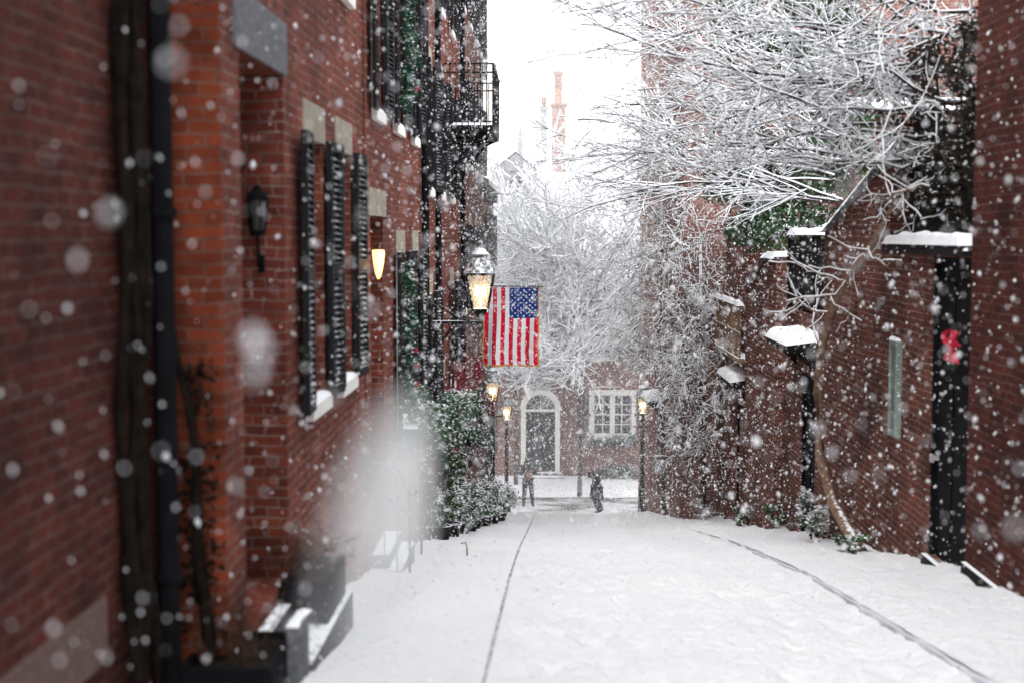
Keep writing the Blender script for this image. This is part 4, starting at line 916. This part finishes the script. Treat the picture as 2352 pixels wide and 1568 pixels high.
def person(loc,rot,J,label,top,legs,shoes,hat=None,skirt=None,hs=1.0,hood_c=None):
    T=thing("person",loc,label,"person"); M=Matrix.Rotation(rot,4,'Z')@Matrix.Scale(hs,4)
    names=["pel","sp","ch","nk","hd0","hd","hdt","shL","elL","wrL","pmL","shR","elR","wrR","pmR","hpL","knL","anL","toL","hpR","knR","anR","toR"]
    idx={n:i for i,n in enumerate(names)}; V=[J[n] for n in names]
    Rd=dict(pel=.13,sp=.12,ch=.14,nk=.055,hd0=.075,hd=.098,hdt=.075,shL=.06,elL=.043,wrL=.028,pmL=.033,shR=.06,elR=.043,wrR=.028,pmR=.033,hpL=.09,knL=.06,anL=.04,toL=.035,hpR=.09,knR=.06,anR=.04,toR=.035)
    R=[Rd[n] for n in names]
    Eg=[("pel","sp"),("sp","ch"),("ch","nk"),("nk","hd0"),("hd0","hd"),("hd","hdt"),("ch","shL"),("shL","elL"),("elL","wrL"),("wrL","pmL"),("ch","shR"),("shR","elR"),("elR","wrR"),("wrR","pmR"),("pel","hpL"),("hpL","knL"),("knL","anL"),("anL","toL"),("pel","hpR"),("hpR","knR"),("knR","anR"),("anR","toR")]
    E=[(idx[a],idx[b]) for a,b in Eg]; roots=[0]
    for s in ("L","R"):
        pm=Vector(J["pm"+s]); wr=Vector(J["wr"+s]); d=(pm-wr).normalized(); side=d.cross(Vector((0,-1,.3))).normalized(); inn=side.cross(d)
        for k,(o,l) in enumerate(((-.03,.07),(-.01,.08),(.01,.075),(.03,.06))):
            a=pm+side*o; b=a+d*l*.55; c=b+(d*.4+inn*.5)*l*.7; i=len(V); V+=[tuple(a),tuple(b),tuple(c)]; R+=[.011,.010,.008]; E+=[(i,i+1),(i+1,i+2)]; roots.append(i)
        a=(pm+wr)/2-side*.015; b=a-side*.04+d*.02; c=b+d*.03+inn*.015; i=len(V); V+=[tuple(a),tuple(b),tuple(c)]; R+=[.013,.011,.009]; E+=[(i,i+1),(i+1,i+2)]; roots.append(i)
    hd=Vector(J["hd"])
    for (a,b,r) in ((hd+Vector((0,-.08,-.01)),hd+Vector((0,-.118,-.03)),.014),(hd+Vector((.08,0,0)),hd+Vector((.105,.01,.0)),.02),(hd+Vector((-.08,0,0)),hd+Vector((-.105,.01,.0)),.02)):
        i=len(V); V+=[tuple(a),tuple(b)]; R+=[r,r*.9]; E.append((i,i+1)); roots.append(i)
    skin("body",V,E,R,SKIN,T,M,roots)
    def sub(nm,ns,ex,mat):
        id2={n:i for i,n in enumerate(ns)}; V2=[J[n] for n in ns]; E2=[(id2[a],id2[b]) for a,b in Eg if a in id2 and b in id2]; R2=[Rd[n]+ex(n) for n in ns]
        return skin(nm,V2,E2,R2,mat,T,M,[0])
    sub("jacket",["ch","sp","pel","nk","shL","elL","wrL","shR","elR","wrR"],lambda n:{"nk":.03,"wrL":.02,"wrR":.02,"pel":.05}.get(n,.04),top)
    sub("trousers",["pel","hpL","knL","anL","hpR","knR","anR"],lambda n:.03,legs)
    for s in ("L","R"):
        a=Vector(J["an"+s]); t=Vector(J["to"+s]); skin("boot",[tuple(a+Vector((0,0,.12))),tuple(a),tuple((a*.4+t*.6)),tuple(t)],[(0,1),(1,2),(2,3)],[.06,.062,.055,.045],shoes,T,M,[0])
    o=W[T.name]
    for dx in (-.034,.034):
        mb=MB(); mb.lathe(tuple(o+M@(hd+Vector((dx,-.092,.005)))),[(.003,-.01),(.012,-.004),(.012,.004),(.003,.01)],8); mk("eye",mb,[HAIR],T)
    mb=MB(); c=o+M@(hd+Vector((0,-.09,-.062))); mb.box(c.x-.02,c.x+.02,c.y-.012,c.y+.012,c.z-.004,c.z+.004); mk("mouth",mb,[RED],T)
    mb=MB(); c=o+M@(hd+Vector((0,.02,.015)))
    prof=[(.112,-.07),(.118,-.02),(.117,.03),(.10,.08),(.06,.12),(.02,.132)] if hat else [(.10,-.08),(.112,-.02),(.112,.03),(.095,.075),(.055,.11),(.01,.12)]
    mb.lathe(tuple(c),prof,14)
    if hat: mb.lathe((c.x,c.y,c.z+.12),[(.01,0),(.04,.02),(.045,.045),(.02,.075)],8)
    mk("hat" if hat else "hair",mb,[hat or HAIR],T,smooth=True)
    if skirt:
        mb=MB(); c=o+M@Vector((J["pel"][0],J["pel"][1],0)); mb.lathe((c.x,c.y,o.z),[(r*hs,z*hs) for r,z in skirt],20,sx=1.0,sy=.85)
        for i in range(len(mb.v)):
            x_,y_,z_=mb.v[i]; t=math.atan2(y_-c.y,x_-c.x); k=1+.06*math.sin(t*5)*(1 if z_<o.z+.9*hs else .3); mb.v[i]=(c.x+(x_-c.x)*k,c.y+(y_-c.y)*k,z_)
        mk("coat_skirt",mb,[top],T,smooth=True)
    if hood_c:
        mb=MB(); c=o+M@(hd+Vector((0,.05,-.12))); mb.lathe(tuple(c),[(.08,-.06),(.14,-.02),(.15,.03),(.12,.07),(.08,.08)],14); mk("hood",mb,[hood_c],T,smooth=True)
    return T,M
J=dict(pel=(0,0,.95),sp=(0,.01,1.12),ch=(0,0,1.32),nk=(0,-.01,1.48),hd0=(0,-.03,1.55),hd=(0,-.03,1.64),hdt=(0,-.02,1.71),shL=(.18,0,1.41),elL=(.27,-.08,1.15),wrL=(.10,-.29,1.28),pmL=(.06,-.33,1.33),shR=(-.18,0,1.41),elR=(-.27,-.08,1.15),wrR=(-.10,-.29,1.28),pmR=(-.06,-.33,1.33),hpL=(.09,0,.9),knL=(.13,-.03,.5),anL=(.16,.02,.09),toL=(.19,-.16,.04),hpR=(-.09,0,.9),knR=(-.12,-.02,.5),anR=(-.14,.03,.09),toR=(-.17,-.15,.04))
zz=zg(52)-.06
T,M=person((-.75,52.0,zz),.1,J,"man in dark jacket and grey trousers standing holding phone",COATD,PANTS,BOOT,hs=1.06,hood_c=COATD)
T2=thing("shoulder_bag",(-.72,51.75,zz+1.05),"tan bag slung across the man's chest","bag"); mb=MB(); mb.box(-.80,-.64,51.66,51.76,zz+1.08,zz+1.30); mb.box(-.79,-.65,51.645,51.66,zz+1.18,zz+1.29); b=mk("pouch",mb,[TAN],T2)
mb=MB(); mb.tube([(-.64,51.74,zz+1.28),(-.70,51.78,zz+1.44),(-.82,51.88,zz+1.56)],.014,5); mb.tube([(-.80,51.74,zz+1.28),(-.92,51.81,zz+1.34)],.014,5); mk("strap",mb,[TAN],b)
T2=thing("phone",(-.72,51.58,zz+1.40),"small dark phone held up in both hands","phone"); mb=MB(); mb.box(-.78,-.66,51.57,51.585,zz+1.40,zz+1.48); mb.lathe((-.76,51.57,zz+1.46),[(.008,0),(.008,.006)],8); mk("case",mb,[BLACK],T2)
J2=dict(pel=(0,.0,.9),sp=(0,-.01,1.06),ch=(0,.01,1.25),nk=(0,-.02,1.40),hd0=(0,-.05,1.46),hd=(0,-.06,1.54),hdt=(0,-.04,1.61),shL=(.16,0,1.34),elL=(.2,-.22,1.27),wrL=(.07,-.28,1.47),pmL=(.05,-.29,1.53),shR=(-.16,0,1.34),elR=(-.2,-.2,1.25),wrR=(-.07,-.28,1.46),pmR=(-.05,-.29,1.52),hpL=(.08,0,.86),knL=(.09,-.10,.48),anL=(.09,.05,.09),toL=(.09,-.11,.04),hpR=(-.08,0,.86),knR=(-.09,.04,.48),anR=(-.1,.24,.10),toR=(-.1,.09,.035))
zz=zg(47)+.0
T,M=person((1.62,47.0,zz),-1.25,J2,"woman in long black coat and pink hat taking photograph",COATD,JEANS,BOOT,hat=HAT,skirt=[(.235,.52),(.24,.6),(.21,.8),(.185,.95),(.165,1.1)],hs=.97)
T2=thing("camera",(1.33,46.93,zz+1.46),"small black camera held up to woman's face","camera"); mb=MB(); mb.box(1.30,1.36,46.85,46.98,zz+1.46,zz+1.55); c=mk("camera_body",mb,[BLACK],T2); mb=MB(); mb.tube([(1.30,46.915,zz+1.505),(1.23,46.905,zz+1.505)],.03,12); mk("lens",mb,[BLACK],c)
# ------------------------------------------------------------------ falling snow
FL_N=80000
ys=1.5+42*rng.random(FL_N)**.60 
xs=rng.uniform(-1.75,3.9,FL_N)
zgr=np.array([np.interp(y,TY,TZ) for y in ys]); top=1.9+.185*ys
zsn=zgr+.05+(top-zgr)*rng.random(FL_N)
rad=rng.lognormal(math.log(.0046),.52,FL_N)*(1+ys/90); rad=np.clip(rad,.0022,.016)
rad=np.where(ys<5,np.minimum(rad,.0075),rad)
xs[0],ys[0],zsn[0],rad[0]=-.33,1.6,1.48,.016; xs[1],ys[1],zsn[1],rad[1]=-.335,1.62,1.445,.009
oct_=np.array([(1,0,0),(-1,0,0),(0,1,0),(0,-1,0),(0,0,1.35),(0,0,-1.35)])
of=np.array([(0,2,4),(2,1,4),(1,3,4),(3,0,4),(2,0,5),(1,2,5),(3,1,5),(0,3,5)])
jit=1+.2*rng.normal(size=(FL_N,6,1))
V=oct_[None]*jit*rad[:,None,None]
V[...,0]+=V[...,2]*.25*rng.normal(size=(FL_N,1)); V+=np.stack([xs,ys,zsn],1)[:,None,:]
Fc=(of[None]+(np.arange(FL_N)*6)[:,None,None]).reshape(-1,3)
me=bpy.data.meshes.new("falling_snow"); V=V.reshape(-1,3)
me.vertices.add(len(V)); me.vertices.foreach_set("co",V.ravel()); me.loops.add(len(Fc)*3); me.loops.foreach_set("vertex_index",Fc.ravel().astype(np.int32))
me.polygons.add(len(Fc)); me.polygons.foreach_set("loop_start",np.arange(0,len(Fc)*3,3,dtype=np.int32)); me.polygons.foreach_set("loop_total",np.full(len(Fc),3,dtype=np.int32)); me.polygons.foreach_set("use_smooth",np.ones(len(Fc),dtype=bool))
me.update(calc_edges=True); me.validate()
m=bpy.data.materials.new("snowflake"); m.use_nodes=True; nt=m.node_tree; nt.nodes.clear(); o=nt.nodes.new("ShaderNodeOutputMaterial"); mx=nt.nodes.new("ShaderNodeMixShader"); d=nt.nodes.new("ShaderNodeBsdfDiffuse"); t=nt.nodes.new("ShaderNodeBsdfTranslucent"); d.inputs[0].default_value=(.95,.96,.98,1); t.inputs[0].default_value=(.95,.96,.98,1)
nt.links.new(d.outputs[0],mx.inputs[1]); nt.links.new(t.outputs[0],mx.inputs[2]); mx.inputs[0].default_value=.4; nt.links.new(mx.outputs[0],o.inputs[0]); me.materials.append(m)
ob=bpy.data.objects.new("falling_snow",me); COL.objects.link(ob); tag(ob,"thick falling snowflakes filling the air of the lane","snowfall","stuff")
def vol(name,mb,col,dens,em,label,noisy=False,origin=None):
    ob=mk(name,mb,[],origin=origin); tag(ob,label,"haze" if not noisy else "steam","stuff")
    m=bpy.data.materials.new(name); m.use_nodes=True; nt=m.node_tree; nt.nodes.clear(); N=nt.nodes; o=N.new("ShaderNodeOutputMaterial"); v=N.new("ShaderNodeVolumeScatter"); v.inputs["Color"].default_value=(*col,1); v.inputs["Density"].default_value=dens
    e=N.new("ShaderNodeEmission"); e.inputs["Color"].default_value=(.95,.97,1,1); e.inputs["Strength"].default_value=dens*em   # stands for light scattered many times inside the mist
    ad=N.new("ShaderNodeAddShader"); nt.links.new(v.outputs[0],ad.inputs[0]); nt.links.new(e.outputs[0],ad.inputs[1]); nt.links.new(ad.outputs[0],o.inputs["Volume"]); ob.data.materials.append(m)
    if noisy:
        tc=N.new("ShaderNodeTexCoord"); mp=N.new("ShaderNodeVectorMath"); mp.operation='LENGTH'
        sub=N.new("ShaderNodeVectorMath"); sub.operation='MULTIPLY_ADD'; nt.links.new(tc.outputs["Generated"],sub.inputs[0]); sub.inputs[1].default_value=(2,2,2); sub.inputs[2].default_value=(-1,-1,-1)
        nt.links.new(sub.outputs[0],mp.inputs[0])
        n=N.new("ShaderNodeTexNoise"); n.inputs["Scale"].default_value=1.0; n.inputs["Detail"].default_value=4; geo=N.new("ShaderNodeNewGeometry"); nt.links.new(geo.outputs["Position"],n.inputs["Vector"])
        a=N.new("ShaderNodeMath"); a.operation='SUBTRACT'; a.inputs[0].default_value=1.0; nt.links.new(mp.outputs["Value"],a.inputs[1]); a.use_clamp=True
        r=N.new("ShaderNodeMapRange"); nt.links.new(n.outputs["Fac"],r.inputs["Value"]); r.inputs["From Min"].default_value=.30; r.inputs["From Max"].default_value=.68
        mu=N.new("ShaderNodeMath"); mu.operation='MULTIPLY'; nt.links.new(a.outputs[0],mu.inputs[0]); nt.links.new(r.outputs[0],mu.inputs[1])
        m2=N.new("ShaderNodeMath"); m2.operation='MULTIPLY'; nt.links.new(mu.outputs[0],m2.inputs[0]); m2.inputs[1].default_value=dens; nt.links.new(m2.outputs[0],v.inputs["Density"])
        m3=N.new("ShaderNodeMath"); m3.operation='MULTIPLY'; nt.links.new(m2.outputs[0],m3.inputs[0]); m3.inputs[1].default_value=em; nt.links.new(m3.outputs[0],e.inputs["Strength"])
    return ob
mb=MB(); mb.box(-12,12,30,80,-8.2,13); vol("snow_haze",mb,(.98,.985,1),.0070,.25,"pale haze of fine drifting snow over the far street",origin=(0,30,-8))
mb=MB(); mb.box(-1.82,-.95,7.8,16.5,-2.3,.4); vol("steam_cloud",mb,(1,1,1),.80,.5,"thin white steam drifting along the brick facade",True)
# ------------------------------------------------------------------ world, sun, camera
w=bpy.data.worlds.new("World"); sc.world=w; w.use_nodes=True; nt=w.node_tree; bg=nt.nodes["Background"]
sky=nt.nodes.new("ShaderNodeTexSky"); sky.sky_type='NISHITA'; sky.sun_disc=False; sky.sun_elevation=math.radians(50); sky.sun_rotation=math.radians(200); sky.dust_density=4; sky.air_density=1.5
hs=nt.nodes.new("ShaderNodeHueSaturation"); hs.inputs["Saturation"].default_value=.12; nt.links.new(sky.outputs[0],hs.inputs["Color"])
mxw=nt.nodes.new("ShaderNodeMix"); mxw.data_type='RGBA'; mxw.inputs["Factor"].default_value=.75; nt.links.new(hs.outputs[0],mxw.inputs["A"]); mxw.inputs["B"].default_value=(27,27.6,28.4,1)
nt.links.new(mxw.outputs["Result"],bg.inputs["Color"]); bg.inputs["Strength"].default_value=.15
sd=bpy.data.lights.new("sun",'SUN'); sd.energy=1.5; sd.angle=math.radians(20); sd.color=(1,.98,.95); so=bpy.data.objects.new("sun",sd); COL.objects.link(so); so.rotation_euler=(math.radians(34),0,math.radians(-12))
cd=bpy.data.cameras.new("camera"); cam=bpy.data.objects.new("camera",cd); COL.objects.link(cam); cd.lens=50; cd.sensor_width=36; cd.clip_end=1000; cd.clip_start=.05
cam.location=(0,0,1.6); cam.rotation_euler=(math.radians(90-4.27),0,math.radians(1.47)); cd.dof.use_dof=True; cd.dof.focus_distance=28; cd.dof.aperture_fstop=1.25
sc.camera=cam
sc.view_settings.view_transform='Standard'; sc.view_settings.look='None'; sc.view_settings.exposure=0
